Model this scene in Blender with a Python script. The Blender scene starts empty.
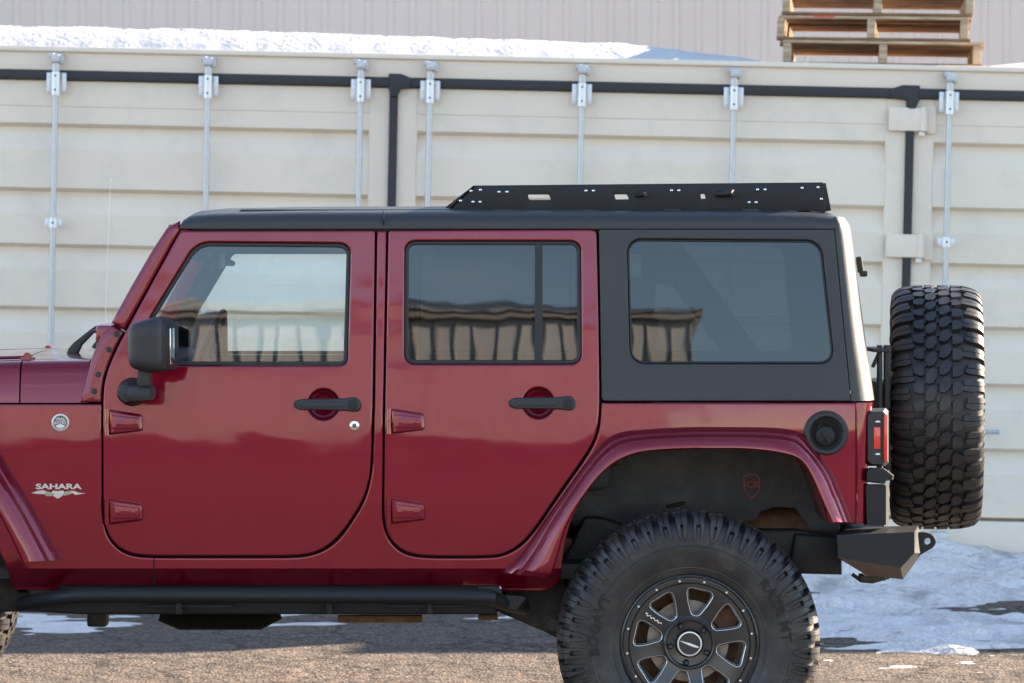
import bpy, bmesh, math, random
from mathutils import Vector, Matrix
from mathutils.geometry import delaunay_2d_cdt
from mathutils import noise as mnoise
random.seed(7)
R = math.radians
scn = bpy.context.scene
COL = scn.collection

# ------------------------------------------------------------------ camera
F = 3108.0            # focal length in picture widths*1024
H = 1.67
PITCH = math.atan(64.5 / F)
cd = bpy.data.cameras.new('camera'); cam = bpy.data.objects.new('camera', cd); COL.objects.link(cam)
cam.location = (0, 0, H); cam.rotation_euler = (R(90) - PITCH, 0, 0)
cd.sensor_width = 36; cd.lens = F / 1024 * 36; cd.clip_end = 600; cd.clip_start = 0.1
cd.dof.use_dof = True; cd.dof.focus_distance = 10.62; cd.dof.aperture_fstop = 6.3
scn.camera = cam
# ------------------------------------------------------------------ light
SUN_EL, SUN_AZ = R(20), R(28)        # azimuth from +X (car's rear) towards +Y (behind the container)
S = Vector((math.cos(SUN_EL) * math.cos(SUN_AZ), math.cos(SUN_EL) * math.sin(SUN_AZ), math.sin(SUN_EL)))
wd = bpy.data.worlds.new('World'); scn.world = wd; wd.use_nodes = True
nt = wd.node_tree; nt.nodes.clear()
out = nt.nodes.new('ShaderNodeOutputWorld'); bg = nt.nodes.new('ShaderNodeBackground'); sky = nt.nodes.new('ShaderNodeTexSky')
sky.sky_type = 'NISHITA'; sky.sun_disc = False; sky.sun_elevation = SUN_EL; sky.sun_rotation = R(90) - SUN_AZ
sky.air_density = 0.8; sky.dust_density = 0.05; sky.ozone_density = 3.0
bg.inputs['Strength'].default_value = 0.10
# thin clouds, high up, part of the sky itself
tc = nt.nodes.new('ShaderNodeTexCoord'); mp = nt.nodes.new('ShaderNodeMapping'); mp.inputs['Scale'].default_value = (1.4, 1.4, 5.5)
nz = nt.nodes.new('ShaderNodeTexNoise'); nz.inputs['Scale'].default_value = 2.6; nz.inputs['Detail'].default_value = 7
rmp = nt.nodes.new('ShaderNodeValToRGB'); rmp.color_ramp.elements[0].position = .56; rmp.color_ramp.elements[1].position = .78
mul = nt.nodes.new('ShaderNodeMath'); mul.operation = 'MULTIPLY'; mul.inputs[1].default_value = .55
mx = nt.nodes.new('ShaderNodeMixRGB'); mx.inputs['Color2'].default_value = (6.5, 6.0, 5.8, 1)
nt.links.new(tc.outputs['Generated'], mp.inputs['Vector']); nt.links.new(mp.outputs[0], nz.inputs['Vector'])
nt.links.new(nz.outputs['Fac'], rmp.inputs['Fac']); nt.links.new(rmp.outputs['Color'], mul.inputs[0]); nt.links.new(mul.outputs[0], mx.inputs['Fac'])
nt.links.new(sky.outputs[0], mx.inputs['Color1']); wbal = nt.nodes.new('ShaderNodeMixRGB'); wbal.blend_type = 'MULTIPLY'; wbal.inputs['Fac'].default_value = 1; wbal.inputs['Color2'].default_value = (1.22, 1.04, .86, 1)
nt.links.new(mx.outputs[0], wbal.inputs['Color1']); nt.links.new(wbal.outputs[0], bg.inputs['Color']); nt.links.new(bg.outputs[0], out.inputs['Surface'])
sl = bpy.data.lights.new('sun', 'SUN'); sl.energy = 5.0; sl.angle = R(0.5); sl.color = (1.0, .80, .60)
so = bpy.data.objects.new('sun', sl); COL.objects.link(so); so.location = (20, 10, 20)
so.rotation_euler = S.to_track_quat('Z', 'Y').to_euler()
vs = scn.view_settings; vs.view_transform = 'Standard'; vs.look = 'None'; vs.exposure = 2.5; vs.gamma = 1; vs.use_curve_mapping = False
scn.cycles.use_denoising = True
scn.cycles.max_bounces = 10; scn.cycles.transparent_max_bounces = 16

# ------------------------------------------------------------------ materials
def mat(name, col, rough=.5, metal=0, spec=.5, coat=0, coat_rough=.03, bump=None, var=None, rvar=None, coat_ior=1.5, grime=None):
    m = bpy.data.materials.new(name); m.use_nodes = True; n = m.node_tree; b = n.nodes['Principled BSDF']
    b.inputs['Base Color'].default_value = (*col, 1); b.inputs['Roughness'].default_value = rough
    b.inputs['Metallic'].default_value = metal; b.inputs['Specular IOR Level'].default_value = spec
    b.inputs['Coat Weight'].default_value = coat; b.inputs['Coat Roughness'].default_value = coat_rough; b.inputs['Coat IOR'].default_value = coat_ior
    co = n.nodes.new('ShaderNodeTexCoord')
    def tex(scale, detail=5, stretch=None, rough_=.6):
        t = n.nodes.new('ShaderNodeTexNoise'); t.inputs['Scale'].default_value = scale; t.inputs['Detail'].default_value = detail; t.inputs['Roughness'].default_value = rough_
        if stretch:
            mm = n.nodes.new('ShaderNodeMapping'); mm.inputs['Scale'].default_value = stretch
            n.links.new(co.outputs['Object'], mm.inputs['Vector']); n.links.new(mm.outputs[0], t.inputs['Vector'])
        else: n.links.new(co.outputs['Object'], t.inputs['Vector'])
        return t
    last = None
    if var:      # (scale, other colour, lo, hi, stretch)
        t = tex(var[0], stretch=var[4] if len(var) > 4 else None); r_ = n.nodes.new('ShaderNodeValToRGB')
        r_.color_ramp.elements[0].position = var[2]; r_.color_ramp.elements[1].position = var[3]
        r_.color_ramp.elements[0].color = (*col, 1); r_.color_ramp.elements[1].color = (*var[1], 1)
        n.links.new(t.outputs['Fac'], r_.inputs['Fac']); last = r_.outputs['Color']
    if grime:    # (scale, colour, lo, hi, amount)
        t = tex(grime[0], 8, rough_=.7); r_ = n.nodes.new('ShaderNodeMapRange'); r_.inputs['From Min'].default_value = grime[2]; r_.inputs['From Max'].default_value = grime[3]
        r_.inputs['To Max'].default_value = grime[4]
        mm = n.nodes.new('ShaderNodeMixRGB'); mm.inputs['Color2'].default_value = (*grime[1], 1); mm.inputs['Color1'].default_value = (*col, 1)
        if last: n.links.new(last, mm.inputs['Color1'])
        n.links.new(t.outputs['Fac'], r_.inputs['Value']); n.links.new(r_.outputs[0], mm.inputs['Fac']); last = mm.outputs[0]
    if last: n.links.new(last, b.inputs['Base Color'])
    if rvar:     # (scale, lo, hi)
        t = tex(rvar[0]); r_ = n.nodes.new('ShaderNodeMapRange'); r_.inputs['From Min'].default_value = .3; r_.inputs['From Max'].default_value = .7
        r_.inputs['To Min'].default_value = rvar[1]; r_.inputs['To Max'].default_value = rvar[2]
        n.links.new(t.outputs['Fac'], r_.inputs['Value']); n.links.new(r_.outputs[0], b.inputs['Roughness'])
    if bump:     # list of (scale, distance, stretch)
        prev = None
        for bb in bump:
            t = tex(bb[0], 3 if len(bb) < 4 else bb[3], stretch=bb[2] if len(bb) > 2 else None); bu = n.nodes.new('ShaderNodeBump')
            bu.inputs['Strength'].default_value = 1; bu.inputs['Distance'].default_value = bb[1]
            n.links.new(t.outputs['Fac'], bu.inputs['Height'])
            if prev: n.links.new(prev.outputs[0], bu.inputs['Normal'])
            prev = bu
        n.links.new(prev.outputs[0], b.inputs['Normal'])
        if coat: n.links.new(prev.outputs[0], b.inputs['Coat Normal'])
    return m

def glass(name, tint, ior, wave):
    m = bpy.data.materials.new(name); m.use_nodes = True; n = m.node_tree; n.nodes.clear()
    o = n.nodes.new('ShaderNodeOutputMaterial'); mixs = n.nodes.new('ShaderNodeMixShader'); tr = n.nodes.new('ShaderNodeBsdfTransparent'); gl = n.nodes.new('ShaderNodeBsdfGlossy')
    fr = n.nodes.new('ShaderNodeFresnel'); fr.inputs['IOR'].default_value = ior; tr.inputs['Color'].default_value = (*tint, 1)
    gl.inputs['Roughness'].default_value = 0.0; gl.inputs['Color'].default_value = (1, 1, 1, 1)
    co = n.nodes.new('ShaderNodeTexCoord'); mm = n.nodes.new('ShaderNodeMapping'); mm.inputs['Scale'].default_value = (1.0, 1, .55)
    t = n.nodes.new('ShaderNodeTexNoise'); t.inputs['Scale'].default_value = 5.5; t.inputs['Detail'].default_value = 1.5
    bu = n.nodes.new('ShaderNodeBump'); bu.inputs['Distance'].default_value = wave; bu.inputs['Strength'].default_value = 1
    n.links.new(co.outputs['Object'], mm.inputs['Vector']); n.links.new(mm.outputs[0], t.inputs['Vector']); n.links.new(t.outputs['Fac'], bu.inputs['Height'])
    n.links.new(bu.outputs[0], gl.inputs['Normal'])
    n.links.new(fr.outputs[0], mixs.inputs['Fac']); n.links.new(tr.outputs[0], mixs.inputs[1]); n.links.new(gl.outputs[0], mixs.inputs[2]); n.links.new(mixs.outputs[0], o.inputs['Surface'])
    return m

M = {}
M['paint'] = mat('red_paint', (.205, .002, .018), .36, .62, .12, 1.0, .05, bump=[(2.3, .0042, (.7, 1, 1.3), 2.2)], grime=(5, (.16, .07, .06), .60, .85, .22), coat_ior=1.55)
M['paint_flat'] = mat('red_paint_plain', (.20, .002, .018), .40, .6, .15, 1.0, .04, coat_ior=1.55)
M['primer'] = mat('dirty_red_inner', (.16, .03, .03), .6, 0, .4, grime=(9, (.12, .10, .09), .4, .7, .8))
M['top'] = mat('hardtop_black', (.030, .031, .034), .42, 0, .5, bump=[(420, .0006)], rvar=(3, .38, .5))
M['plastic'] = mat('black_plastic', (.022, .022, .024), .5, 0, .5, bump=[(500, .0004)])
M['steel'] = mat('black_coated_steel', (.016, .0165, .018), .5, 0, .32, bump=[(300, .0005)], grime=(14, (.07, .062, .055), .6, .85, .3))
M['frame'] = mat('black_frame_dusty', (.018, .017, .017), .6, 0, .4, grime=(7, (.12, .09, .065), .5, .75, .5), bump=[(60, .002)])
M['liner'] = mat('wheel_liner', (.034, .037, .041), .55, 0, .45, grime=(5, (.15, .14, .125), .45, .75, .55), bump=[(120, .001)])
M['rust'] = mat('rusty_brown', (.12, .055, .03), .7, 0, .3, grime=(20, (.25, .15, .09), .4, .7, .7))
M['rubber'] = mat('tyre_rubber', (.019, .019, .021), .5, 0, .5, grime=(8, (.10, .088, .075), .46, .74, .55), bump=[(120, .0008)], rvar=(12, .36, .62))
M['seal'] = mat('rubber_seal', (.012, .012, .014), .5)
M['gap'] = mat('shut_gap', (.004, .004, .004), .9)
M['glass'] = glass('clear_glass', (.86, .93, .92), 1.78, .00030)
M['tint'] = glass('tinted_glass', (.12, .13, .14), 1.70, .00034)
M['tint2'] = glass('tinted_quarter_glass', (.17, .18, .195), 1.68, .00030)
M['chrome'] = mat('chrome', (.78, .78, .8), .12, 1)
M['silver'] = mat('machined_silver', (.80, .79, .78), .38, .55)
M['badge'] = mat('badge_silver', (.62, .62, .62), .35, .6)
M['badge_grey'] = mat('badge_grey', (.11, .13, .14), .45)
M['decal'] = mat('decal_cream', (.66, .62, .52), .5)
M['decal2'] = mat('decal_olive', (.40, .37, .25), .5)
M['rimblack'] = mat('rim_black', (.022, .023, .026), .35, .2, .5, .6, .15)
M['disc'] = mat('brake_steel', (.30, .28, .26), .42, .8, grime=(12, (.12, .07, .04), .45, .7, .7))
M['lens'] = mat('red_lens', (.80, .03, .02), .3, 0, .5, .8)
M['lens'].node_tree.nodes['Principled BSDF'].inputs['Emission Color'].default_value = (1, .05, .03, 1)
M['fabric'] = mat('seat_fabric', (.05, .05, .055), .85)
M['pink'] = mat('pink_outline_paint', (.42, .06, .09), .6)
M['beige'] = mat('container_paint', (.80, .70, .57), .42, 0, .45, bump=[(1.7, .006, (1, 1, 1.4), 2), (60, .0003)], grime=(3.2, (.56, .51, .44), .50, .78, .5))
M['beige2'] = mat('container_rail_paint', (.79, .69, .565), .45, 0, .45, grime=(2.2, (.42, .38, .33), .56, .82, .4), bump=[(40, .0004)])
M['zinc'] = mat('bright_zinc', (.72, .73, .75), .4, .4)
M['galv'] = mat('galvanised_steel', (.52, .53, .55), .42, .5, grime=(30, (.40, .41, .43), .4, .7, .6))
M['roofsnow'] = mat('packed_snow', (.54, .54, .55), .8, 0, .2, bump=[(38, .012, None, 6), (7, .03, (1, 1, 2), 4)], grime=(4, (.50, .49, .49), .5, .75, .5))
M['gasket'] = mat('door_gasket', (.022, .022, .025), .55)
M['snow'] = mat('snow', (.88, .86, .845), .75, 0, .25, bump=[(30, .03, None, 6), (8, .08, (1, 1.8, 1), 5)], grime=(2.6, (.36, .34, .32), .50, .70, .85))
M['snow'].node_tree.nodes['Principled BSDF'].inputs['Subsurface Weight'].default_value = .15
M['snow'].node_tree.nodes['Principled BSDF'].inputs['Subsurface Radius'].default_value = (.03, .04, .05)
M['wood'] = mat('pallet_wood', (.30, .17, .085), .8, 0, .2, var=(3, (.17, .085, .045), .35, .65, (2, 8, 14)), bump=[(9, .004, (2, 12, 14))])
M['woodend'] = mat('pallet_board_pale', (.52, .40, .27), .8, 0, .2, var=(3, (.30, .20, .12), .4, .7, (2, 8, 14)), bump=[(9, .004, (2, 12, 14))])
M['redmark'] = mat('red_spray_mark', (.55, .07, .06), .7)
M['siding'] = mat('siding_mauve', (.56, .50, .485), .5, 0, .4, grime=(.6, (.48, .43, .415), .45, .75, .5), bump=[(2, .004)])
M['siding_rib'] = mat('siding_rib_mauve', (.58, .53, .51), .5, 0, .4)
M['tanwall'] = mat('siding_tan', (.50, .52, .53), .55, 0, .3, grime=(1.2, (.38, .38, .37), .4, .7, .7))
M['seam'] = mat('siding_seam', (.30, .27, .24), .6)
M['roofm'] = mat('roof_grey', (.44, .45, .45), .6)

# asphalt: worn tan-grey chippings with cracks, wetter and darker near the snow
def asphalt():
    m = bpy.data.materials.new('asphalt'); m.use_nodes = True; n = m.node_tree; b = n.nodes['Principled BSDF']; b.inputs['Roughness'].default_value = .85; b.inputs['Specular IOR Level'].default_value = .25
    co = n.nodes.new('ShaderNodeTexCoord')
    def noise(sc, det, rg=.6):
        t = n.nodes.new('ShaderNodeTexNoise'); t.inputs['Scale'].default_value = sc; t.inputs['Detail'].default_value = det; t.inputs['Roughness'].default_value = rg
        n.links.new(co.outputs['Object'], t.inputs['Vector']); return t
    fine = n.nodes.new('ShaderNodeTexVoronoi'); fine.inputs['Scale'].default_value = 85; n.links.new(co.outputs['Object'], fine.inputs['Vector'])
    r1 = n.nodes.new('ShaderNodeValToRGB'); e = r1.color_ramp.elements; e[0].position = .1; e[0].color = (.05, .044, .040, 1); e[1].position = .9; e[1].color = (.26, .20, .155, 1)
    e2 = r1.color_ramp.elements.new(.5); e2.color = (.115, .093, .077, 1)
    n.links.new(fine.outputs['Color'], r1.inputs['Fac'])
    big = noise(.8, 6); r2 = n.nodes.new('ShaderNodeMapRange'); r2.inputs['From Min'].default_value = .35; r2.inputs['From Max'].default_value = .65; r2.inputs['To Min'].default_value = .0; r2.inputs['To Max'].default_value = .4
    n.links.new(big.outputs['Fac'], r2.inputs['Value'])
    m1 = n.nodes.new('ShaderNodeMixRGB'); m1.inputs['Color2'].default_value = (.08, .072, .066, 1); n.links.new(r2.outputs[0], m1.inputs['Fac']); n.links.new(r1.outputs['Color'], m1.inputs['Color1'])
    # cracks
    wob = noise(1.6, 4); vm = n.nodes.new('ShaderNodeVectorMath'); vm.operation = 'MULTIPLY_ADD'; vm.inputs[1].default_value = (.7, .7, .7)
    n.links.new(wob.outputs['Color'], vm.inputs[0]); n.links.new(co.outputs['Object'], vm.inputs[2])
    cr = n.nodes.new('ShaderNodeTexVoronoi'); cr.feature = 'DISTANCE_TO_EDGE'; cr.inputs['Scale'].default_value = 1.7; n.links.new(vm.outputs[0], cr.inputs['Vector'])
    cm = n.nodes.new('ShaderNodeMapRange'); cm.inputs['From Min'].default_value = 0.0; cm.inputs['From Max'].default_value = .03; cm.inputs['To Min'].default_value = .8; cm.inputs['To Max'].default_value = 0
    n.links.new(cr.outputs['Distance'], cm.inputs['Value'])
    m2 = n.nodes.new('ShaderNodeMixRGB'); m2.inputs['Color2'].default_value = (.02, .018, .016, 1); n.links.new(cm.outputs[0], m2.inputs['Fac']); n.links.new(m1.outputs[0], m2.inputs['Color1'])
    cr2 = n.nodes.new('ShaderNodeTexVoronoi'); cr2.feature = 'DISTANCE_TO_EDGE'; cr2.inputs['Scale'].default_value = 4.3; n.links.new(vm.outputs[0], cr2.inputs['Vector'])
    cm2 = n.nodes.new('ShaderNodeMapRange'); cm2.inputs['From Max'].default_value = .045; cm2.inputs['To Min'].default_value = .6; cm2.inputs['To Max'].default_value = 0; n.links.new(cr2.outputs['Distance'], cm2.inputs['Value'])
    m3 = n.nodes.new('ShaderNodeMixRGB'); m3.inputs['Color2'].default_value = (.03, .026, .023, 1); n.links.new(cm2.outputs[0], m3.inputs['Fac']); n.links.new(m2.outputs[0], m3.inputs['Color1']); n.links.new(m3.outputs[0], b.inputs['Base Color'])
    bu = n.nodes.new('ShaderNodeBump'); bu.inputs['Distance'].default_value = .006; bu.inputs['Strength'].default_value = 1; n.links.new(fine.outputs['Distance'], bu.inputs['Height'])
    mid = noise(4, 6); bu2 = n.nodes.new('ShaderNodeBump'); bu2.inputs['Distance'].default_value = .05; n.links.new(mid.outputs['Fac'], bu2.inputs['Height']); n.links.new(bu.outputs[0], bu2.inputs['Normal'])
    n.links.new(bu2.outputs[0], b.inputs['Normal'])
    return m
M['asphalt'] = asphalt()
M['road'] = mat('mirrored_dark_strip', (.035, .034, .034), .7, 0, .3, grime=(.5, (.06, .058, .055), .4, .7, .6))

# ------------------------------------------------------------------ mesh helpers
def tag(o, label=None, cat=None, group=None, kind=None):
    if label: o['label'] = label
    if cat: o['category'] = cat
    if group: o['group'] = group
    if kind: o['kind'] = kind
    return o
def empty(name, loc, label, cat, group=None, rot=(0, 0, 0)):
    o = bpy.data.objects.new(name, None); COL.objects.link(o); o.location = loc; o.rotation_euler = rot; o.empty_display_size = .2
    return tag(o, label, cat, group)
def copy_tree(o, parent=None):
    c = o.copy(); COL.objects.link(c); c.parent = parent
    for ch in list(o.children): copy_tree(ch, c)
    return c

class MB:
    def __init__(s): s.v = []; s.f = []; s.m = []
    def add(s, verts, faces, mi=0):
        k = len(s.v); s.v += [tuple(p) for p in verts]; s.f += [tuple(i + k for i in f) for f in faces]; s.m += [mi] * len(faces); return s
    def box(s, c, d, bev=0.0, rot=None, mi=0):
        hx, hy, hz = d[0] / 2, d[1] / 2, d[2] / 2
        bev = min(bev, hx * .9, hy * .9, hz * .9)
        if bev <= 0:
            P = [Vector((x * hx, y * hy, z * hz)) for x in (-1, 1) for y in (-1, 1) for z in (-1, 1)]
            Fc = [(0, 1, 3, 2), (4, 6, 7, 5), (0, 4, 5, 1), (2, 3, 7, 6), (0, 2, 6, 4), (1, 5, 7, 3)]
        else:
            bm = bmesh.new(); bmesh.ops.create_cube(bm, size=1); bmesh.ops.scale(bm, vec=d, verts=bm.verts)
            bmesh.ops.bevel(bm, geom=list(bm.edges), offset=bev, segments=2, profile=.6, affect='EDGES')
            bm.verts.index_update(); P = [v.co.copy() for v in bm.verts]; Fc = [[v.index for v in f.verts] for f in bm.faces]; bm.free()
        if rot is not None: P = [rot @ p for p in P]
        return s.add([p + Vector(c) for p in P], Fc, mi)
    def tube(s, path, r, n=10, mi=0, cap=True):
        path = [Vector(p) for p in path]; rs = r if isinstance(r, (list, tuple)) else [r] * len(path)
        k = len(s.v); ref = None; V = []
        for i, p in enumerate(path):
            a = path[max(0, i - 1)]; b = path[min(len(path) - 1, i + 1)]; t = (b - a).normalized()
            if ref is None:
                ref = Vector((0, 0, 1)) if abs(t.z) < .9 else Vector((1, 0, 0))
            u = t.cross(ref).normalized(); w = u.cross(t).normalized(); ref = w
            for j in range(n):
                an = 2 * math.pi * j / n; V.append(p + (u * math.cos(an) + w * math.sin(an)) * rs[i])
        Fc = [(i * n + j, i * n + (j + 1) % n, (i + 1) * n + (j + 1) % n, (i + 1) * n + j) for i in range(len(path) - 1) for j in range(n)]
        if cap: Fc += [tuple(range(n))[::-1], tuple((len(path) - 1) * n + j for j in range(n))]
        return s.add(V, Fc, mi)
    def lathe(s, prof, c=(0, 0, 0), n=48, axis='y', mi=0, close=False):
        V = []
        for (y, r) in prof:
            for j in range(n):
                a = 2 * math.pi * j / n; x, z = r * math.cos(a), r * math.sin(a)
                p = (x, y, z) if axis == 'y' else ((y, x, z) if axis == 'x' else (x, z, y))
                V.append((p[0] + c[0], p[1] + c[1], p[2] + c[2]))
        m_ = len(prof)
        Fc = [(i * n + j, i * n + (j + 1) % n, ((i + 1) % m_) * n + (j + 1) % n, ((i + 1) % m_) * n + j) for i in range(m_ if close else m_ - 1) for j in range(n)]
        return s.add(V, Fc, mi)
    def build(s, name, mats, parent=None, ang=35, smooth=True):
        me = bpy.data.meshes.new(name); me.from_pydata([tuple(p) for p in s.v], [], s.f); mats = mats if isinstance(mats, (list, tuple)) else [mats]
        for m_ in mats: me.materials.append(M[m_] if isinstance(m_, str) else m_)
        me.polygons.foreach_set('material_index', s.m); me.validate()
        bm = bmesh.new(); bm.from_mesh(me); bmesh.ops.recalc_face_normals(bm, faces=bm.faces); bm.to_mesh(me); bm.free()
        if smooth:
            me.polygons.foreach_set('use_smooth', [True] * len(me.polygons)); me.set_sharp_from_angle(angle=R(ang))
        o = bpy.data.objects.new(name, me); COL.objects.link(o); o.parent = parent
        return o

def area(P): return .5 * sum(P[i][0] * P[(i + 1) % len(P)][1] - P[(i + 1) % len(P)][0] * P[i][1] for i in range(len(P)))
def inset(P, r):
    o = []
    n = len(P)
    for i in range(n):
        a, b, c = Vector(P[i - 1]), Vector(P[i]), Vector(P[(i + 1) % n])
        e1 = (b - a); e2 = (c - b)
        if e1.length < 1e-9: e1 = e2
        if e2.length < 1e-9: e2 = e1
        e1.normalize(); e2.normalize(); n1 = Vector((-e1.y, e1.x)); n2 = Vector((-e2.y, e2.x)); bi = n1 + n2
        if bi.length < 1e-6: bi = n1.copy()
        bi.normalize(); o.append(tuple(b + bi * (r / max(.5, bi.dot(n1)))))
    return o
def resamp(P, L):
    o = []
    for i in range(len(P)):
        a, b = Vector(P[i]), Vector(P[(i + 1) % len(P)]); d = (b - a).length
        if d < 1e-5: continue
        k = max(1, int(math.ceil(d / L)))
        for j in range(k): o.append(tuple(a.lerp(b, j / k)))
    return o
def inside(P, x, y):
    c = False; n = len(P); j = n - 1
    for i in range(n):
        xi, yi = P[i]; xj, yj = P[j]
        if (yi > y) != (yj > y) and x < (xj - xi) * (y - yi) / (yj - yi) + xi: c = not c
        j = i
    return c
def dist(P, x, y):
    best = 1e9
    for i in range(len(P)):
        ax, ay = P[i - 1]; bx, by = P[i]; dx, dy = bx - ax, by - ay; L = dx * dx + dy * dy
        t = 0 if L == 0 else max(0, min(1, ((x - ax) * dx + (y - ay) * dy) / L)); ex, ey = ax + t * dx - x, ay + t * dy - y
        best = min(best, ex * ex + ey * ey)
    return math.sqrt(best)
def rp(pts, n=6):      # rounded polygon from (x, y[, r])
    o = []; N = len(pts)
    for i in range(N):
        p = pts[i]; r = p[2] if len(p) > 2 else 0; b = Vector(p[:2])
        if r <= 0: o.append(tuple(b)); continue
        a, c = Vector(pts[i - 1][:2]), Vector(pts[(i + 1) % N][:2]); u = (a - b); w = (c - b)
        ru = min(r, u.length * .49); rw = min(r, w.length * .49); u.normalize(); w.normalize()
        p0, p2 = b + u * ru, b + w * rw; wt = .75
        for j in range(n + 1):
            t = j / n; q = ((1 - t) ** 2 * p0 + 2 * wt * t * (1 - t) * b + t * t * p2) / ((1 - t) ** 2 + 2 * wt * t * (1 - t) + t * t); o.append(tuple(q))
    return o
def cr(pts, n=6):      # open catmull-rom through the points
    o = []; P = [Vector(p) for p in pts]
    for i in range(len(P) - 1):
        p0 = P[max(0, i - 1)]; p1 = P[i]; p2 = P[i + 1]; p3 = P[min(len(P) - 1, i + 2)]
        for j in range(n):
            t = j / n; o.append(tuple(.5 * ((2 * p1) + (p2 - p0) * t + (2 * p0 - 5 * p1 + 4 * p2 - p3) * t * t + (3 * p1 - p0 - 3 * p2 + p3) * t ** 3)))
    o.append(tuple(P[-1])); return o
def chai(P, it=2):
    for _ in range(it):
        o = []; N = len(P)
        for i in range(N):
            a, b, c = Vector(P[i - 1]), Vector(P[i]), Vector(P[(i + 1) % N]); u = b - a; w = c - b
            if u.length < 1e-6 or w.length < 1e-6 or u.angle(w) > R(48) or u.angle(w) < R(1): o.append(tuple(b)); continue
            o.append(tuple(b - u * min(.25, 12 / u.length))); o.append(tuple(b + w * min(.25, 12 / w.length)))
        P = o
    return P
def circ(cx, cy, r, n=24): return [(cx + r * math.cos(2 * math.pi * i / n), cy + r * math.sin(2 * math.pi * i / n)) for i in range(n)]

def panel(mb, outer, holes, surf, thick=.03, r=.005, g=.06, back=True, rows=(), seg=.04, mi=0, front=True, hole_mi=None):
    """sheet with rounded edges: outline and holes in (x, z), put on a surface surf(x, z, out)"""
    loops = []
    outer = resamp(outer, seg)
    if area(outer) < 0: outer = outer[::-1]
    loops.append(outer)
    for h in holes:
        h = resamp(h, seg)
        if area(h) > 0: h = h[::-1]
        loops.append(h)
    ins = [inset(l, r) for l in loops]
    pts = []; edges = []
    for l in ins:
        k = len(pts); pts += [Vector(p) for p in l]; edges += [(k + i, k + (i + 1) % len(l)) for i in range(len(l))]
    if g:
        for l in loops:
            l2 = inset(l, r + .004); k = len(pts); pts += [Vector(p) for p in l2]
        xs = [p[0] for p in ins[0]]; zs = [p[1] for p in ins[0]]; x0, x1, z0, z1 = min(xs), max(xs), min(zs), max(zs)
        nx, nz_ = int((x1 - x0) / g) + 1, int((z1 - z0) / g) + 1
        zl = [z0 + (j + .5) * g for j in range(nz_)]
        for rr in rows: zl = [z for z in zl if abs(z - rr) > g * .4] + [rr]
        for z in zl:
            for i in range(nx):
                x = x0 + (i + .5) * g
                if inside(ins[0], x, z) and not any(inside(q, x, z) for q in ins[1:]) and min(dist(q, x, z) for q in ins) > g * .45: pts.append(Vector((x, z)))
    vo, eo, fo, ov, oe, of = delaunay_2d_cdt(pts, edges, [], 0, 1e-7)
    tri = []
    for f in fo:
        cx = sum(vo[i][0] for i in f) / len(f); cz = sum(vo[i][1] for i in f) / len(f)
        if inside(ins[0], cx, cz) and not any(inside(q, cx, cz) for q in ins[1:]): tri.append(f)
    V = [surf(p[0], p[1], 0) for p in vo]; look = {}
    for i, o_ in enumerate(ov):
        for q in o_: look[q] = i
    Fc = [tuple(f) for f in tri] if front else []
    k0 = len(mb.v); allV = list(V); allF = list(Fc); fm = [mi] * len(Fc); base = 0
    if back:
        kb = len(allV); allV += [surf(p[0], p[1], -thick) for p in vo]; allF += [tuple(i + kb for i in f[::-1]) for f in tri]; fm += [mi] * len(tri)
    off = 0
    for li, l in enumerate(loops):
        n = len(l); prev = [look.get(off + i, None) for i in range(n)]
        steps = [(math.sin(a), -r * (1 - math.cos(a))) for a in (R(30), R(60), R(90))] + [(1, -thick)]
        q_mi = mi if (li == 0 or hole_mi is None) else hole_mi
        for (t, d) in steps:
            k = len(allV)
            for i in range(n):
                a, b = ins[li][i], l[i]; allV.append(surf(a[0] + (b[0] - a[0]) * t, a[1] + (b[1] - a[1]) * t, d))
            for i in range(n):
                j = (i + 1) % n
                if prev[i] is None or prev[j] is None: continue
                if prev[i] == prev[j]: continue
                allF.append((prev[i], prev[j], k + j, k + i)); fm.append(q_mi)
            prev = [k + i for i in range(n)]
        if back:      # close to back sheet
            for i in range(n):
                j = (i + 1) % n; a = look.get(off + i); b = look.get(off + j)
                if a is None or b is None or a == b: continue
                allF.append((prev[i], prev[j], b + kb, a + kb)); fm.append(q_mi)
        off += n
    mb.v += [tuple(p) for p in allV]; mb.f += [tuple(i + k0 for i in f) for f in allF]; mb.m += fm
    return mb

def text_mesh(txt, size, extrude, spacing=1.0, bold=0.0):
    cu = bpy.data.curves.new('lettering', 'FONT'); cu.body = txt; cu.size = size; cu.extrude = extrude; cu.align_x = 'CENTER'; cu.align_y = 'CENTER'; cu.space_character = spacing; cu.offset = bold; cu.resolution_u = 3
    o = bpy.data.objects.new('lettering', cu); COL.objects.link(o); dg = bpy.context.evaluated_depsgraph_get(); me = bpy.data.meshes.new_from_object(o.evaluated_get(dg))
    V = [v.co.copy() for v in me.vertices]; Fc = [tuple(p.vertices) for p in me.polygons]
    bpy.data.objects.remove(o); bpy.data.curves.remove(cu); bpy.data.meshes.remove(me)
    return V, Fc

# ------------------------------------------------------------------ from a picture point and a distance to a place
cp, sp_ = math.cos(PITCH), math.sin(PITCH)
def W(px, py, Y):
    dx = (px - 512) / F; dz = -(py - 341.5) / F; d = (dx, cp + dz * sp_, -sp_ + dz * cp); t = Y / d[1]
    return Vector((d[0] * t, Y, H + d[2] * t))

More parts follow.
